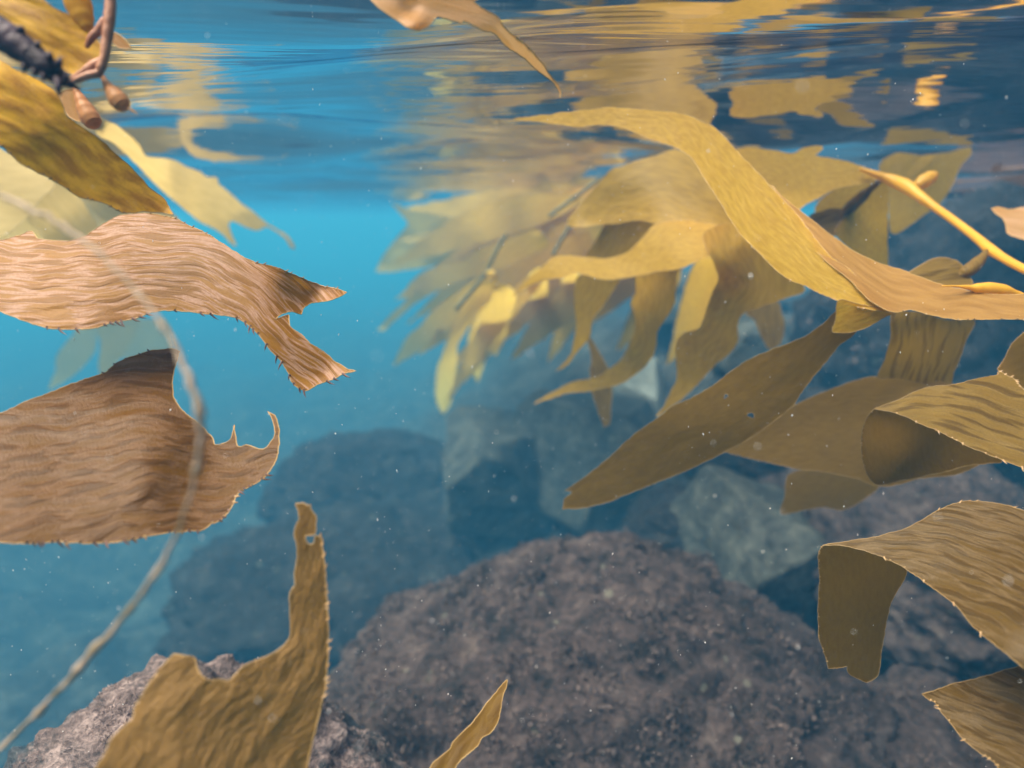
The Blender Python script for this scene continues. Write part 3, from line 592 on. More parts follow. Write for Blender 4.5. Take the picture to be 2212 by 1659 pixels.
# frond with floats at the top left
fr = empty('kelp_frond', at(230, 120, .35)); tag(fr, 'red brown kelp stem with pink pear shaped floats at the top left corner', 'kelp frond')
tubes(fr, 'stipe', kz([(1330, -260), (1325, 0), (1315, 200), (1290, 400), (1270, 560), (1250, 690), (1215, 800), (1185, 890)], .345), [11, 11, 11.5, 11, 10, 9, 9.5, 7], 'stem', lump=.12)
tubes(fr, 'branch', kz([(1270, 250), (1180, 370), (1100, 450), (1040, 560)], .35), [10, 9, 8, 5], 'stem', lump=.1, seed=2)
tubes(fr, 'branch', kz([(1235, 740), (1130, 780), (1010, 870), (860, 940)], .35), [10, 10, 9, 5], 'stem', lump=.15, seed=3)
tubes(fr, 'branch', kz([(1190, 880), (1060, 905), (940, 950), (860, 985)], .345), [9, 8, 7, 4], 'stem', lump=.1, seed=4)
tubes(fr, 'float', kz([(1215, 880), (1250, 960), (1310, 1050), (1370, 1130), (1420, 1200), (1462, 1255), (1490, 1285), (1506, 1302), (1512, 1310)], .35), [3, 6, 11, 17, 20, 18, 13, 7, 2], 'pinkfloat', 16)
tubes(fr, 'float_tail', kz([(1480, 1270), (1540, 1300), (1600, 1335), (1650, 1370)], .35), [4, 3, 2.5, 1], 'pinkfloat')
tubes(fr, 'float', kz([(880, 1060), (930, 1120), (980, 1220), (1030, 1320), (1080, 1410), (1118, 1468), (1140, 1498), (1152, 1514), (1158, 1522)], .41), [4, 8, 13, 18, 20, 18, 13, 7, 2], 'pinkfloat', 16)
tubes(fr, 'float', kz([(1075, 400), (1040, 320), (990, 200), (940, 60), (900, -80), (880, -220)], .36), [4, 14, 22, 27, 26, 12], 'float', 16)
blade_parts([dict(outline=Z('k', [(1360, 390), (1450, 430), (1520, 500), (1570, 580, 1), (1450, 585), (1380, 540), (1340, 480)]), axis=[p + (.38,) for p in Z('k', [(1360, 430), (1550, 570)])], sp=3, seed=15)], 'overexposed', parent=fr, name='leaflet', rim=.0004)
blade_parts([dict(outline=Z('k', [(700, 1150), (780, 1080), (880, 1080), (920, 1180), (940, 1300), (1000, 1450), (900, 1440), (820, 1390), (750, 1260)]), axis=[p + (.43,) for p in Z('k', [(800, 1100), (940, 1440)])], sp=4, seed=16)], 'overexposed', parent=fr, name='leaflet', rim=.0004)

# dark spiny stalk
st = empty('spiny_stalk', at(60, 100, .31)); tag(st, 'dark purple knobbly stalk with stubby spines lying across the golden blade', 'stalk')
tubes(st, 'stem', kz([(-350, 200), (-100, 340), (100, 470), (260, 580), (420, 700), (560, 810), (670, 890), (760, 960), (840, 1010), (960, 1075)], [.30]*6 + [.305, .31, .31, .315]), [36, 35, 33, 31, 28, 24, 20, 13, 8, 3], 'stalk', 20, lump=.10)
rs = random.Random(5)
for (x, y), (dx, dy), r in (((690, 950), (20, 190), 8), ((590, 720), (10, -90), 9), ((690, 790), (40, -100), 8), ((440, 560), (30, -60), 7), ((230, 380), (40, -50), 10), ((280, 760), (20, 110), 7), ((400, 820), (20, 90), 7), ((510, 880), (10, 90), 6), ((780, 960), (30, -90), 6)):
    tubes(st, 'spine', kz([(x, y), (x+dx*.5, y+dy*.5), (x+dx, y+dy)], [.298, .296, .298]), [r, r*.8, r*.4], 'stalk', 10, lump=.15, seed=rs.random()*9)

# long grey stem in front
gs = [(x_, y_, d_*.76) for x_, y_, d_ in [(-80, 388, .31), (0, 420, .305), (75, 455, .30), (150, 495, .295), (215, 545, .29), (290, 625, .285), (345, 690, .28), (385, 755, .28), (415, 830, .275), (432, 900, .275), (435, 960, .28), (420, 1040, .285), (400, 1110, .29), (370, 1180, .295), (330, 1250, .30), (270, 1330, .31), (200, 1410, .32), (120, 1500, .335), (40, 1580, .35), (-80, 1700, .36)]]
ga = np.array(gs); q_ = np.linspace(0, len(ga)-1, 74); gd = np.stack([np.interp(q_, np.arange(len(ga)), ga[:, c]) for c in range(3)], 1)
kk = np.ones(5)/5
for c in range(3): gd[2:-2, c] = np.convolve(gd[:, c], kk, 'valid')
rr = np.random.default_rng(4); gr = 4.6 + 1.6*np.sin(q_*.9) + rr.normal(0, .9, len(q_)) + 3.5*(rr.random(len(q_)) > .86); gr = np.clip(gr + 2.2*np.exp(-((q_-8)/2.5)**2), 3.8, 13)
gd[:, :2] += rr.normal(0, 1.6, (len(q_), 2))
v, f = tube_mesh([at(*p) for p in gd], [r*p[2]/FPX for r, p in zip(gr, gd)], 12, lump=.35)
tag(link('kelp_frond', v, f, M['string']), 'long thin grey knotted stem bowing down in front of the left blades', 'stem')

# --- right side -----------------------------------------------------------
R1o = [(1109, 257, 1), (1176, 248), (1248, 239), (1320, 232), (1416, 238), (1470, 245), (1510, 259), (1542, 274), (1567, 299), (1603, 338), (1639, 374), (1668, 407), (1704, 444), (1733, 476), (1769, 525), (1798, 557), (1841, 586), (1884, 633), (1930, 664, 1), (1927, 676), (1866, 666), (1819, 653), (1776, 636), (1740, 618), (1704, 604), (1668, 575), (1632, 539), (1603, 510), (1578, 475), (1553, 432), (1524, 389), (1495, 342), (1464, 320), (1410, 302), (1374, 288), (1338, 275), (1291, 270), (1248, 274), (1176, 265)]
R2o = [(1668, 400), (1690, 425), (1740, 464), (1776, 493), (1830, 533), (1884, 562), (1956, 586), (2028, 613), (2100, 629), (2154, 636), (2300, 640), (2300, 700), (2212, 690), (2136, 690), (2064, 690), (2010, 680), (1967, 669), (1927, 674), (1880, 650), (1830, 600), (1780, 560), (1740, 510), (1690, 440)]
R1t = [(1812, 648), (1860, 658), (1932, 672), (1902, 690), (1866, 710), (1834, 718), (1798, 717), (1805, 690)]
blade('long arching yellow blade that twists and folds back towards the right edge', [
    dict(outline=R1o, axis=[(1109, 258, .80), (1300, 252, .79), (1440, 268, .77), (1530, 330, .74), (1620, 450, .70), (1740, 560, .65), (1930, 668, .60)], sp=7, tilt=(.2, .35), curl=-2, ridge=(.0009, 200, 60), seed=30, wave=(.006, 9)),
    dict(m='rust', outline=R2o, axis=[(1668, 410, .72), (1800, 530, .66), (1950, 630, .61), (2300, 668, .54)], sp=7, tilt=(0, .9), ridge=(.0008, 120, 15), seed=31, wave=(.004, 9)),
    dict(outline=R1t, axis=[(1930, 672, .605), (1800, 705, .63)], sp=6, tilt=(0, -.3), seed=32)], 'yellow', spines=[(0, [(4, 18)], .008, .003, .5, .0005), (1, [(12, 17)], .006, .007, -.8, .0007), (0, [(20, 27)], .010, .004, .4, .0005)])
# frond with yellow stipe
f2 = empty('kelp_frond', at(1900, 380, .95)); tag(f2, 'bright yellow kelp stipe with floats slanting across the right side near the surface', 'kelp frond')
tubes(f2, 'stipe', kz([(1230, 1015), (1350, 1056), (1430, 1085), (1510, 1120), (1590, 1180), (1680, 1245), (1780, 1315), (1880, 1390), (1955, 1450), (2000, 1490), (2100, 1555), (2212, 1615), (2400, 1700)], [.95, .94, .93, .91, .89, .87, .84, .81, .78, .76, .72, .68, .63], 'e'), [4, 8, 12.5, 14, 10.5, 8, 8, 8.5, 9.5, 11, 9, 9, 9], 'float', 14)
blade_parts([dict(outline=Z('e', [(440, 920), (560, 885), (650, 895), (750, 910), (830, 920), (880, 890), (960, 875), (1005, 885), (980, 915), (960, 930), (1050, 950), (1150, 970), (1250, 1000), (1330, 1040), (1370, 1065, 1), (1330, 1080), (1280, 1100), (1200, 1110), (1100, 1130), (1040, 1150), (980, 1190), (900, 1230), (800, 1290), (660, 1230), (520, 1050)]), axis=kz([(460, 960), (900, 1040), (1370, 1065)], [1.0, .98, .95], 'e'), sp=7, tilt=(0, .5), ridge=(.001, 90, 15), seed=33)], 'yellow', parent=f2, name='blade')
tubes(f2, 'float', kz([(1370, 1075), (1300, 1125), (1240, 1180), (1180, 1235), (1120, 1290), (1085, 1340)], [.96, .97, .98, .99, 1.0, 1.0], 'e'), [4, 7, 12, 13, 9, 3], 'olive', 14)
blade_parts([dict(outline=Z('e', [(920, 1300), (1000, 1265), (1060, 1250), (1130, 1265), (1110, 1330), (1080, 1420), (1000, 1370)]), axis=kz([(1120, 1290), (960, 1320)], 1.0, 'e'), sp=6, tilt=(0, .3), seed=34)], 'olive', parent=f2, name='blade')
tubes(f2, 'float', kz([(1680, 1045), (1650, 1065), (1610, 1090), (1575, 1115), (1560, 1130)], 1.0, 'e'), [8, 14, 15, 11, 4], 'float', 14)
blade_parts([dict(outline=Z('e', [(1370, 1085), (1395, 1150), (1395, 1300), (1392, 1450), (1390, 1620), (1300, 1580), (1150, 1480), (1080, 1400), (1110, 1330), (1180, 1250), (1260, 1160)]), axis=kz([(1370, 1090), (1290, 1350), (1340, 1600)], [1.0, 1.03, 1.05], 'e'), sp=8, tilt=(.5, .2), seed=35, wave=(.02, 7))], 'yellow', parent=f2, name='blade')
blade_parts([dict(outline=Z('e', [(1340, 1000), (1400, 940), (1460, 915), (1600, 930), (1750, 915), (1890, 880), (1890, 930), (1830, 1000), (1790, 1090), (1740, 1180), (1690, 1240), (1580, 1310), (1500, 1370), (1420, 1400), (1400, 1300), (1395, 1150)]), axis=kz([(1850, 920), (1600, 1100), (1430, 1380)], [1.28, 1.28, 1.3], 'e'), sp=8, tilt=(0, -.2), seed=36, wave=(.02, 6), ridge=(.002, 60, 10))], 'yellow', parent=f2, name='blade')
blade_parts([dict(outline=Z('e', [(960, 1240), (1060, 1140), (1150, 1100), (1320, 1070), (1220, 1200), (1120, 1280), (980, 1300)]), axis=kz([(1320, 1080), (980, 1280)], 1.08, 'e'), sp=8, seed=37)], 'yellow', parent=f2, name='blade')
# smaller frond pieces near the right edge
f3 = empty('kelp_frond', at(2080, 590, .68)); tag(f3, 'small rounded brown leaf with pear shaped float hanging from the yellow stipe', 'kelp frond')
blade_parts([dict(outline=Z('g', [(1500, 420), (1580, 370), (1650, 330), (1720, 315), (1800, 330), (1840, 360), (1880, 420), (1900, 480), (1750, 490), (1650, 480), (1560, 440)]), axis=kz([(1850, 400), (1520, 430)], .72, 'g'), sp=5, tilt=(0, .4), ridge=(.0016, 110, 6), seed=38)], 'olive', parent=f3, name='blade', spines=[(0, [(0, 6)], .004, .003, .4, .0004)])
tubes(f3, 'float', kz([(1985, 275), (1965, 310), (1930, 350), (1890, 385), (1850, 410), (1825, 425)], [.75, .74, .73, .72, .72, .72], 'g'), [4, 8, 13, 14, 12, 6], 'olive', 14)
f4 = empty('kelp_frond', at(2150, 625, .6)); tag(f4, 'glossy yellow pear shaped float at the right edge above the brown fold', 'kelp frond')
tubes(f4, 'float', kz([(1720, 487), (1800, 488), (1880, 495), (1940, 500), (2000, 503), (2080, 515), (2160, 540), (2240, 565), (2350, 600)], .585, 'g'), [1.5, 2, 5, 11, 14, 14, 10, 7, 6], 'float', 14)

blade('broad golden blade spreading left beneath the arching yellow blade', [dict(outline=[(1225, 485), (1290, 400), (1320, 366), (1345, 358), (1381, 345), (1420, 335), (1464, 322), (1510, 350), (1560, 440), (1600, 490), (1570, 535), (1500, 510), (1420, 485), (1380, 475), (1330, 482)], axis=[(1550, 480, 1.02), (1400, 420, 1.1), (1240, 470, 1.2)], sp=8, tilt=(0, .5), ridge=(.002, 90, 9), seed=40, wave=(.02, 6))], 'gold')
blade('yellow blade sweeping left to a thin tip across the hanging brown blades', [dict(outline=Z('f', [(1100, 1050, 1), (1200, 940), (1270, 880), (1350, 810), (1400, 795), (1500, 800), (1600, 810), (1700, 810), (1800, 770), (1880, 700), (1950, 620), (2050, 590), (2212, 590), (2400, 640), (2350, 760), (2212, 830), (2130, 870), (2000, 890), (1850, 920), (1700, 940), (1600, 930), (1500, 900), (1400, 930), (1300, 940), (1200, 980), (1140, 1020)]), axis=kz([(1100, 1050), (1400, 860), (1750, 870), (2050, 740), (2380, 690)], [1.15, 1.1, 1.05, 1.0, .95], 'f'), sp=7, tilt=(0, 1.0), ridge=(.002, 60, 9), seed=41, wave=(.012, 7))], 'yellow')
blade('brown blade hanging straight down behind the sweeping yellow blade', [dict(outline=Z('f', [(1690, 580), (1640, 650), (1590, 740), (1550, 800), (1540, 900), (1500, 920), (1480, 1000), (1480, 1100), (1490, 1200), (1480, 1300), (1450, 1400), (1370, 1490, 1), (1430, 1460), (1510, 1360), (1575, 1280), (1590, 1180), (1650, 1100), (1720, 1000), (1760, 930), (1850, 830), (1910, 700), (1990, 600), (1900, 540)]), axis=kz([(1850, 580), (1680, 800), (1560, 1100), (1380, 1480)], [1.15, 1.2, 1.25, 1.3], 'f'), sp=8, tilt=(.5, 0), seed=42, wave=(.02, 6))], 'gold')
blade('brown blade curling down and left to a pointed tip over the pale slab', [dict(outline=Z('f', [(1860, 880), (1850, 1000), (1820, 1080), (1840, 1150), (1840, 1250), (1800, 1350), (1750, 1430), (1680, 1480), (1600, 1530), (1480, 1550), (1380, 1600), (1260, 1665), (1235, 1690, 1), (1330, 1655), (1450, 1620), (1560, 1612), (1650, 1590), (1750, 1570), (1850, 1510), (1930, 1430), (1970, 1340), (1980, 1250), (2040, 1160), (2080, 1080), (2090, 1000), (2100, 900), (2160, 830), (2000, 830)]), axis=kz([(2000, 850), (1950, 1150), (1850, 1420), (1600, 1570), (1240, 1680)], [1.1, 1.2, 1.25, 1.3, 1.35], 'f'), sp=8, tilt=(.4, .3), seed=43, wave=(.02, 6))], 'gold')
blade('short olive blade with pointed tip hanging below the curling brown blade', [dict(outline=Z('f', [(1555, 1285), (1590, 1310), (1640, 1390), (1685, 1480), (1705, 1560), (1700, 1680), (1690, 1810), (1655, 1825, 1), (1620, 1720), (1580, 1600), (1575, 1500), (1580, 1400)]), axis=kz([(1560, 1290), (1640, 1550), (1660, 1820)], 1.45, 'f'), sp=8, tilt=(.3, .2), seed=44)], 'olive')
blade('yellow olive blade hanging in folds right of the curling brown blade', [dict(outline=Z('g', [(290, 180), (380, 430), (340, 530), (300, 650), (260, 740), (170, 770), (125, 830), (125, 940), (130, 1040), (90, 1130), (40, 1220), (5, 1270, 1), (120, 1195), (250, 1080), (370, 950), (450, 890), (500, 800), (490, 730), (530, 650), (650, 605), (780, 560), (895, 500), (700, 300), (480, 120)]), axis=kz([(500, 250), (560, 500), (350, 750), (220, 950), (20, 1250)], [.95, .98, 1.02, 1.06, 1.1], 'g'), sp=8, tilt=(.4, .4), seed=45, wave=(.03, 7), ridge=(.002, 50, 10))], 'gold')
blade('faint olive blade tip hanging over the bluish rock', [dict(outline=Z('g', [(540, 640), (640, 590), (720, 560), (760, 650), (775, 730), (750, 830), (690, 870), (640, 800), (600, 700)]), axis=kz([(660, 580), (700, 860)], 1.5, 'g'), sp=9, seed=46)], 'olive')
R6 = [(1812, 668), (1776, 701), (1740, 726), (1686, 748), (1632, 770), (1589, 795), (1542, 831), (1488, 863), (1452, 878), (1416, 906), (1368, 940), (1314, 990), (1264, 1030), (1220, 1059, 1), (1236, 1064), (1219, 1077, 1), (1215, 1100, 1), (1260, 1097), (1314, 1084), (1368, 1062), (1422, 1041), (1476, 1019), (1530, 994), (1573, 972), (1620, 947), (1674, 908), (1710, 879), (1735, 843), (1776, 791), (1812, 748), (1850, 716), (1835, 690)]
blade('long dark brown sword shaped blade slanting down to a notched tip', [dict(outline=R6, axis=[(1835, 690, .64), (1700, 810, .68), (1500, 940, .74), (1215, 1085, .82)], sp=7, tilt=(.2, .15), curl=1.2, seed=47, wave=(.012, 7), ridge=(.0008, 60, 10), holes=[(1568, 856, 5), (1622, 897, 7), (1572, 862, 3)][:2])], 'dark', rim_mat='rim_dark')
blade('dark brown blade sagging behind the sword shaped blade', [dict(outline=Z('g', [(380, 1470), (600, 1330), (840, 1200), (950, 1150), (1100, 1090), (1250, 1040), (1360, 1028), (1450, 1020), (1600, 1050), (1780, 1085), (1760, 1200), (1800, 1400), (1950, 1540), (1800, 1620), (1600, 1640), (1450, 1680), (1330, 1690), (1200, 1640), (1000, 1600), (850, 1585), (700, 1550), (550, 1515), (450, 1490)]), axis=kz([(400, 1480), (900, 1370), (1400, 1300), (1900, 1350)], [.92, .86, .80, .75], 'g'), sp=8, tilt=(0, .3), seed=48, wave=(.03, 6))], 'dark', rim_mat='rim_dark')
blade('dim brown blade end below the sagging dark blade', [dict(outline=Z('l', [(1780, 640), (1900, 600), (2100, 580), (2300, 560), (2330, 700), (2212, 800), (2100, 850), (2000, 830), (1880, 850), (1740, 870), (1760, 760)]), axis=kz([(2300, 650), (1760, 800)], 1.05, 'l'), sp=9, seed=49, wave=(.02, 6))], 'dark', rim_mat='rim_dark')
blade('ribbed olive blade with spiny edge folding in from the right, middle height', [
    dict(outline=Z('g', [(1310, 1225, 1), (1380, 1200), (1480, 1160), (1560, 1120), (1650, 1090), (1780, 1080), (1900, 1050), (2000, 1030), (2055, 1020), (2065, 995, 1), (2100, 1020), (2160, 1050), (2212, 1110), (2400, 1250), (2450, 1690), (2212, 1580), (2100, 1540), (2000, 1500), (1900, 1460), (1800, 1410), (1700, 1360), (1600, 1320), (1500, 1270), (1400, 1240)]), axis=kz([(1310, 1225), (1600, 1200), (1950, 1270), (2420, 1450)], [.58, .55, .51, .46], 'g'), sp=6, tilt=(0, .9), curl=1.5, ridge=(.0018, 140, 8), seed=50),
    dict(m='underside', outline=Z('g', [(1330, 1220), (1265, 1290), (1238, 1380), (1236, 1480), (1260, 1590), (1330, 1680), (1500, 1650), (1700, 1610), (1900, 1560), (2080, 1540), (1900, 1450), (1700, 1350), (1500, 1260)]), axis=kz([(1320, 1230), (1330, 1450), (1400, 1660)], [.59, .63, .66], 'g'), sp=8, tilt=(-.1, .3), curl=0., seed=51)], 'olive',
    rim_mat='rim_dark', spines=[(0, [(14, 23)], .006, .006, -.7, .0006), (0, [(8, 13)], .004, .007, .5, .0006), (1, [(0, 4)], .006, .004, .3, .0005)])
blade('ribbed brown blade arching over with its blunt tip hanging straight down', [
    dict(outline=Z('h', [(1005, 322, 1), (1100, 305), (1200, 290), (1300, 275), (1400, 250), (1500, 220), (1600, 170), (1700, 110), (1800, 70), (1900, 55), (2000, 65), (2100, 80), (2212, 115), (2420, 190), (2450, 1230), (2300, 1130), (2212, 1060), (2150, 1010), (2050, 930), (1950, 850), (1880, 780), (1830, 710), (1750, 640), (1650, 570), (1570, 510), (1480, 450), (1400, 410), (1300, 370), (1220, 345), (1120, 325)]), axis=kz([(1005, 322), (1400, 330), (1850, 420), (2430, 700)], [.49, .465, .43, .37], 'h'), sp=6, tilt=(0, .6), curl=2.0, ridge=(.0012, 150, 25), seed=52),
    dict(m='underside', outline=Z('h', [(1010, 322), (975, 400), (985, 500), (980, 600), (975, 700), (975, 800), (985, 890), (1010, 960), (1040, 1060, 1), (1100, 1060), (1150, 1045, 1), (1160, 1090), (1210, 1120), (1270, 1145), (1330, 1110), (1345, 1060), (1355, 980), (1370, 880), (1390, 770), (1410, 680), (1450, 600), (1510, 470), (1400, 400), (1250, 345), (1120, 315)]), axis=kz([(1200, 330), (1200, 700), (1190, 1130)], [.50, .53, .54], 'h'), sp=6, tilt=(.2, -.2), seed=53, ridge=(.0006, 60, 10))], 'shade',
    rim_mat='rim_dark', spines=[(0, [(19, 27)], .008, .0055, -.6, .0005), (0, [(7, 13)], .005, .0045, .8, .0004), (1, [(0, 9)], .0025, .0035, -.4, .0003), (1, [(13, 17)], .003, .0025, .4, .0003)])
blade('dark brown ribbed blade corner at the bottom right edge', [dict(outline=Z('h', [(1600, 1215, 1), (1700, 1185), (1800, 1150), (1950, 1115), (2100, 1070), (2212, 1040), (2420, 980), (2420, 1850), (2150, 1850), (2050, 1640), (1950, 1570), (1850, 1490), (1780, 1400), (1720, 1330), (1680, 1270), (1640, 1250)]), axis=kz([(1600, 1220), (1950, 1380), (2420, 1600)], [.44, .42, .38], 'h'), sp=6, tilt=(.1, .5), ridge=(.0025, 70, 5), seed=54)], 'shade', rim_mat='rim_dark', spines=[(0, [(9, 15)], .004, .005, .5, .0004)])
blade('translucent olive blade hanging below the brown fold at right', [dict(outline=Z('g', [(1420, 640), (1500, 640), (1600, 650), (1750, 690), (1910, 695), (1870, 800), (1830, 920), (1790, 1010), (1760, 1095), (1650, 1080), (1500, 1050), (1420, 1040), (1330, 1040), (1380, 920), (1410, 800), (1412, 720)]), axis=kz([(1650, 660), (1620, 850), (1550, 1070)], [.74, .77, .8], 'g'), sp=8, tilt=(.3, .2), seed=55, wave=(.02, 7))], 'olive', rim_mat='rim_dark')
blade('dark brown blade edge at the right edge above the ribbed olive blade', [dict(outline=Z('g', [(2420, 600), (2212, 770), (2140, 830), (2100, 920), (2050, 985, 1), (2100, 1030), (2180, 1080), (2420, 1200)]), axis=kz([(2070, 980), (2420, 880)], [.66, .6], 'g'), sp=7, tilt=(0, .3), seed=56)], 'dark', spines=[(0, [(1, 4)], .005, .004, .3, .0004)])
blade('small pale torn leaf at the right edge above the yellow stipe', [dict(outline=Z('e', [(2010, 1250, 1), (2060, 1240), (2120, 1255), (2212, 1240), (2400, 1220), (2400, 1520), (2260, 1470), (2212, 1440), (2150, 1420), (2110, 1400), (2100, 1350), (2080, 1310), (2050, 1290)]), axis=kz([(2010, 1260), (2400, 1370)], [.82, .8], 'e'), sp=6, tilt=(0, .4), ridge=(.002, 60, 10), seed=57)], 'overexposed', rim_mat='rim')

# far fan of hazy blades
ff = empty('kelp_frond', at(1200, 460, 1.8)); tag(ff, 'hazy fan of greenish yellow blades on dark stems behind the brown hanging blades', 'kelp frond')
fan = [([(375, 475, 1), (440, 500), (500, 520), (600, 530), (720, 510), (830, 490), (950, 470), (1050, 430), (1150, 400), (1300, 380), (1450, 380), (1600, 370), (1720, 330), (1800, 420), (1650, 520), (1500, 580), (1350, 610), (1150, 650), (950, 700), (800, 770), (650, 850), (500, 880), (400, 892), (285, 895, 1), (330, 800), (420, 680), (480, 610), (450, 560)], [(1750, 380), (1300, 480), (800, 640), (340, 860)], (1.93, 3.01, 4.37, 5.89), 'fan'),
       ([(295, 1245, 1), (400, 1130), (470, 1060), (480, 980), (560, 900), (680, 850), (800, 830), (900, 760), (1050, 700), (1250, 640), (1320, 740), (1200, 800), (1100, 850), (950, 910), (820, 935), (700, 990), (600, 1040), (500, 1100), (400, 1190), (340, 1245)], [(1300, 680), (900, 850), (600, 970), (310, 1230)], (1.88, 2.93, 4.26, 5.74), 'fan'),
       ([(395, 1460, 1), (430, 1370), (480, 1280), (560, 1210), (640, 1110), (750, 1030), (850, 960), (980, 880), (1020, 960), (900, 1060), (800, 1150), (720, 1230), (600, 1340), (500, 1400)], [(980, 920), (700, 1180), (410, 1440)], (1.93, 3.56, 5.60), 'fan'),
       ([(650, 1659), (655, 1500), (690, 1380), (740, 1250), (790, 1120), (880, 1020), (980, 930), (980, 1050), (900, 1150), (830, 1250), (780, 1340), (780, 1450), (760, 1560), (740, 1680), (690, 1750, 1)], [(960, 960), (760, 1300), (700, 1740)], (1.93, 3.56, 5.74), 'fan'),
       ([(840, 1380), (850, 1250), (900, 1150), (950, 1020), (1050, 960), (1130, 1030), (1120, 1100), (1090, 1200), (1060, 1300), (1010, 1400, 1), (960, 1360), (940, 1450), (900, 1560, 1), (865, 1480)], [(1060, 980), (980, 1250), (900, 1550)], (1.88, 3.36, 5.31), 'fan'),
       ([(1210, 900), (1310, 880), (1320, 1100), (1300, 1200), (1275, 1295, 1), (1230, 1230), (1200, 1150), (1205, 1050)], [(1260, 890), (1270, 1290)], (1.77, 4.86), 'fan'),
       ([(1410, 880), (1510, 870), (1490, 1050), (1480, 1180), (1440, 1230), (1365, 1265, 1), (1370, 1170), (1395, 1050)], [(1460, 880), (1380, 1250)], (1.77, 4.86), 'fan'),
       ([(1000, 980), (1080, 880), (1150, 790), (1290, 750), (1420, 640), (1560, 580), (1700, 580), (1600, 750), (1540, 900), (1430, 830), (1350, 800), (1300, 790), (1200, 800), (1130, 860), (1095, 960), (1060, 1020)], [(1650, 600), (1300, 760), (1040, 990)], (1.66, 3.07, 5.00), 'fan')]
for k, (ol, ax, ds, mt) in enumerate(fan):
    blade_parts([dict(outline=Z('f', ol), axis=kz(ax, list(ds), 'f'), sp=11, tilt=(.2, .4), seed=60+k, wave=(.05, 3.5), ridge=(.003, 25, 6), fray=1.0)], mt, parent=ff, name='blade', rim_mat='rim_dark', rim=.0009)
def leaf(r, t, wd, bend):
    (x0, y0), (x1, y1) = r, t; dx, dy = x1-x0, y1-y0; nx, ny = -dy, dx; L = math.hypot(dx, dy); nx /= L; ny /= L
    c = lambda q: (x0 + dx*q + nx*bend*math.sin(q*math.pi), y0 + dy*q + ny*bend*math.sin(q*math.pi))
    prof = [(0, .12), (.12, .6), (.28, .95), (.45, 1.), (.62, .85), (.78, .55), (.9, .25)]
    up = [(c(q)[0] + nx*wd*w, c(q)[1] + ny*wd*w) for q, w in prof]; dn = [(c(q)[0] - nx*wd*w, c(q)[1] - ny*wd*w) for q, w in reversed(prof)]
    return up + [(x1, y1, 1)] + dn, [c(0), c(.35), c(.7), c(1)]
for k, (r, t, wd, bd, d) in enumerate([((1330, 420), (930, 610), 34, 25, 2.1), ((1300, 450), (880, 700), 30, 20, 2.25), ((1340, 470), (940, 740), 34, 15, 2.0), ((1280, 520), (1000, 830), 26, 20, 2.1), ((1360, 480), (1060, 760), 34, 15, 1.8), ((1420, 470), (1130, 700), 36, 22, 1.65), ((1250, 430), (860, 520), 32, -18, 2.3),
      ((1320, 560), (1180, 790), 24, 10, 1.9), ((1400, 500), (1290, 690), 32, -12, 1.55), ((1470, 500), (1330, 760), 36, -15, 1.45), ((1540, 520), (1440, 790), 40, -20, 1.35), ((1450, 430), (1210, 560), 44, 24, 1.45), ((1560, 420), (1330, 500), 50, 24, 1.3), ((1200, 420), (960, 440), 20, -10, 2.35), ((1600, 560), (1560, 740), 34, 12, 1.4), ((1260, 430), (840, 575), 40, 20, 2.0), ((1240, 480), (850, 650), 36, 14, 2.2), ((1300, 500), (900, 770), 38, 20, 1.9), ((1330, 540), (960, 800), 34, 10, 2.0), ((1200, 560), (960, 880), 24, 22, 2.0), ((1380, 420), (1000, 560), 46, 18, 1.75), ((1350, 560), (1100, 780), 34, 12, 1.7), ((1300, 390), (1000, 430), 30, -14, 2.1), ((1430, 540), (1240, 720), 38, 12, 1.5), ((1240, 400), (870, 450), 30, -16, 2.2)]):
    ol, ax = leaf(r, t, wd, bd)
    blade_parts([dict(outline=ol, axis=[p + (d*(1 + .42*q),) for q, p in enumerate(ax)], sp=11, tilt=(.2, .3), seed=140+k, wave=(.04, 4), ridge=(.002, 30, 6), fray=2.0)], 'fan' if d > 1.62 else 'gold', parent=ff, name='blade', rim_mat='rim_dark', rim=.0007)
for pts in ([(1070, 670), (1000, 790), (950, 900), (860, 1010), (770, 1120)], [(1490, 570), (1420, 670), (1350, 790)], [(1640, 320), (1560, 390), (1450, 470), (1330, 560)]):
    tubes(ff, 'stipe', kz(pts, 2.1, 'f'), [4]*len(pts), 'stipe_dark', 8)

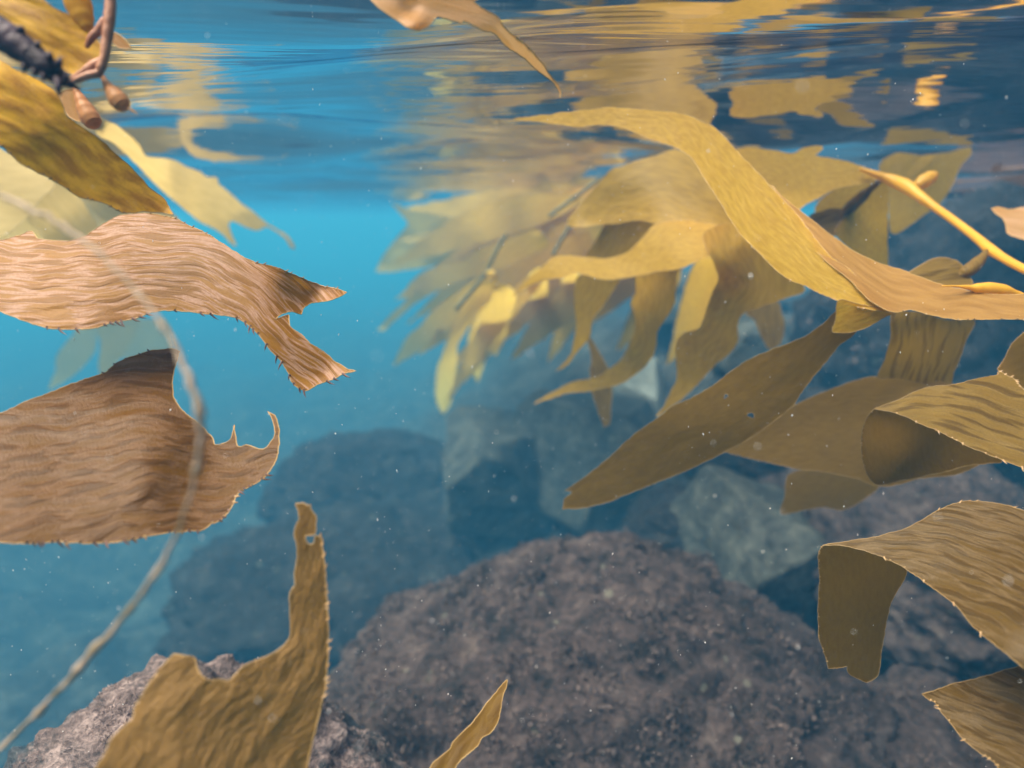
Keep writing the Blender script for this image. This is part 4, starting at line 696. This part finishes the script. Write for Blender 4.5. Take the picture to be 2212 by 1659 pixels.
# --- kelp blades added flat under the surface to shade the right side --------
def floating(x, y, z, ang, length, width, seed, label):
    n, m = 60, 9; rg = random.Random(seed); vs, uv = [], []
    bend = rg.uniform(-.5, .5); rip = rg.uniform(3, 6)
    px_, py_, a = 0., 0., ang
    for i in range(n):
        t = i/(n-1); wd = width*.5*min(1, (t*9)**.7)*(1-t**2.6)**.6*(1 + .12*n1(t*14, seed))
        for j in range(m):
            q = (j/(m-1)*2 - 1); lx, ly = -math.sin(a)*q*wd, math.cos(a)*q*wd
            zz = z + .006*math.sin(t*length*rip*2.2 + seed) + .010*abs(q)**2*math.sin(t*length*23 + q*2 + seed) - .03*t*t
            vs.append((x + px_ + lx, y + py_ + ly, min(zz, -.014))); uv.append((q*wd, t*length))
        px_ += math.cos(a)*length/n; py_ += math.sin(a)*length/n; a += bend/n + .02*n1(t*6, seed, 3)
    fs = [(i*m+j, i*m+j+1, (i+1)*m+j+1, (i+1)*m+j) for i in range(n-1) for j in range(m-1)]
    o = link('kelp_frond', vs, fs, M['added_canopy'], uvs=uv); tag(o, label, 'kelp frond', 'kelp blades added at the surface for shade')
CAN = 'brown kelp blade added for shade just under the surface at right'
rc = random.Random(31)
for k in range(34):
    gx, gy = k % 6, k // 6
    if gx < 2: continue
    floating(.05 + gx*.62 + rc.uniform(-.15, .15) + .12*(gy % 2), 1.62 + gy*.42 + rc.uniform(-.1, .1), -.028 - .02*rc.random(), rc.uniform(-.35, .45), rc.uniform(.9, 1.25), rc.uniform(.24, .34), 80+k, CAN)

for k in range(18):      # unseen blades added above and behind the camera to shade the right side
    gx, gy = k % 3, k // 3
    floating(.22 + gx*.75 + rc.uniform(-.06, .1), -1.5 + gy*.34 + rc.uniform(-.05, .05), -.026 - .015*rc.random(), rc.uniform(-.15, .15), rc.uniform(.85, 1.05), rc.uniform(.30, .36), 130+k, 'unseen brown kelp blade added overhead for shade outside the frame')

# ------------------------------------------------------------------ drifting specks
def specks():
    bm = bmesh.new(); bmesh.ops.create_icosphere(bm, subdivisions=1, radius=1.0)
    base = np.array([tuple(v.co) for v in bm.verts]); fc = [tuple(v.index for v in f.verts) for f in bm.faces]; bm.free()
    vs, fs = [], []; rg = np.random.default_rng(12)
    for i in range(14000):
        d = rg.uniform(.22, 1.5); p = np.array([rg.uniform(-1.3, 1.3), rg.uniform(.16, 1.7), rg.uniform(-1.0, -.012)])
        dist = np.linalg.norm(p - np.array([0, 0, -CAM_DEPTH]))
        if dist < .16: continue
        r = 10**rg.uniform(-3.85, -3.28); e = np.array([rg.uniform(.5, 1), rg.uniform(.4, .8), rg.uniform(.7, 2.2)])
        q = Matrix.Rotation(rg.uniform(-.6, .6), 3, 'Y') @ Matrix.Rotation(rg.uniform(0, 6.28), 3, 'Z')
        vs.append((base*e*r)@np.array(q).T + p); fs += [tuple(a + 12*(len(vs)-1) for a in f) for f in fc]
    o = link('floating_specks', np.concatenate(vs), fs, M['speck'], origin=(0, 0, 0)); tag(o, 'tiny white specks drifting throughout the water', 'specks', kind='stuff')
specks()
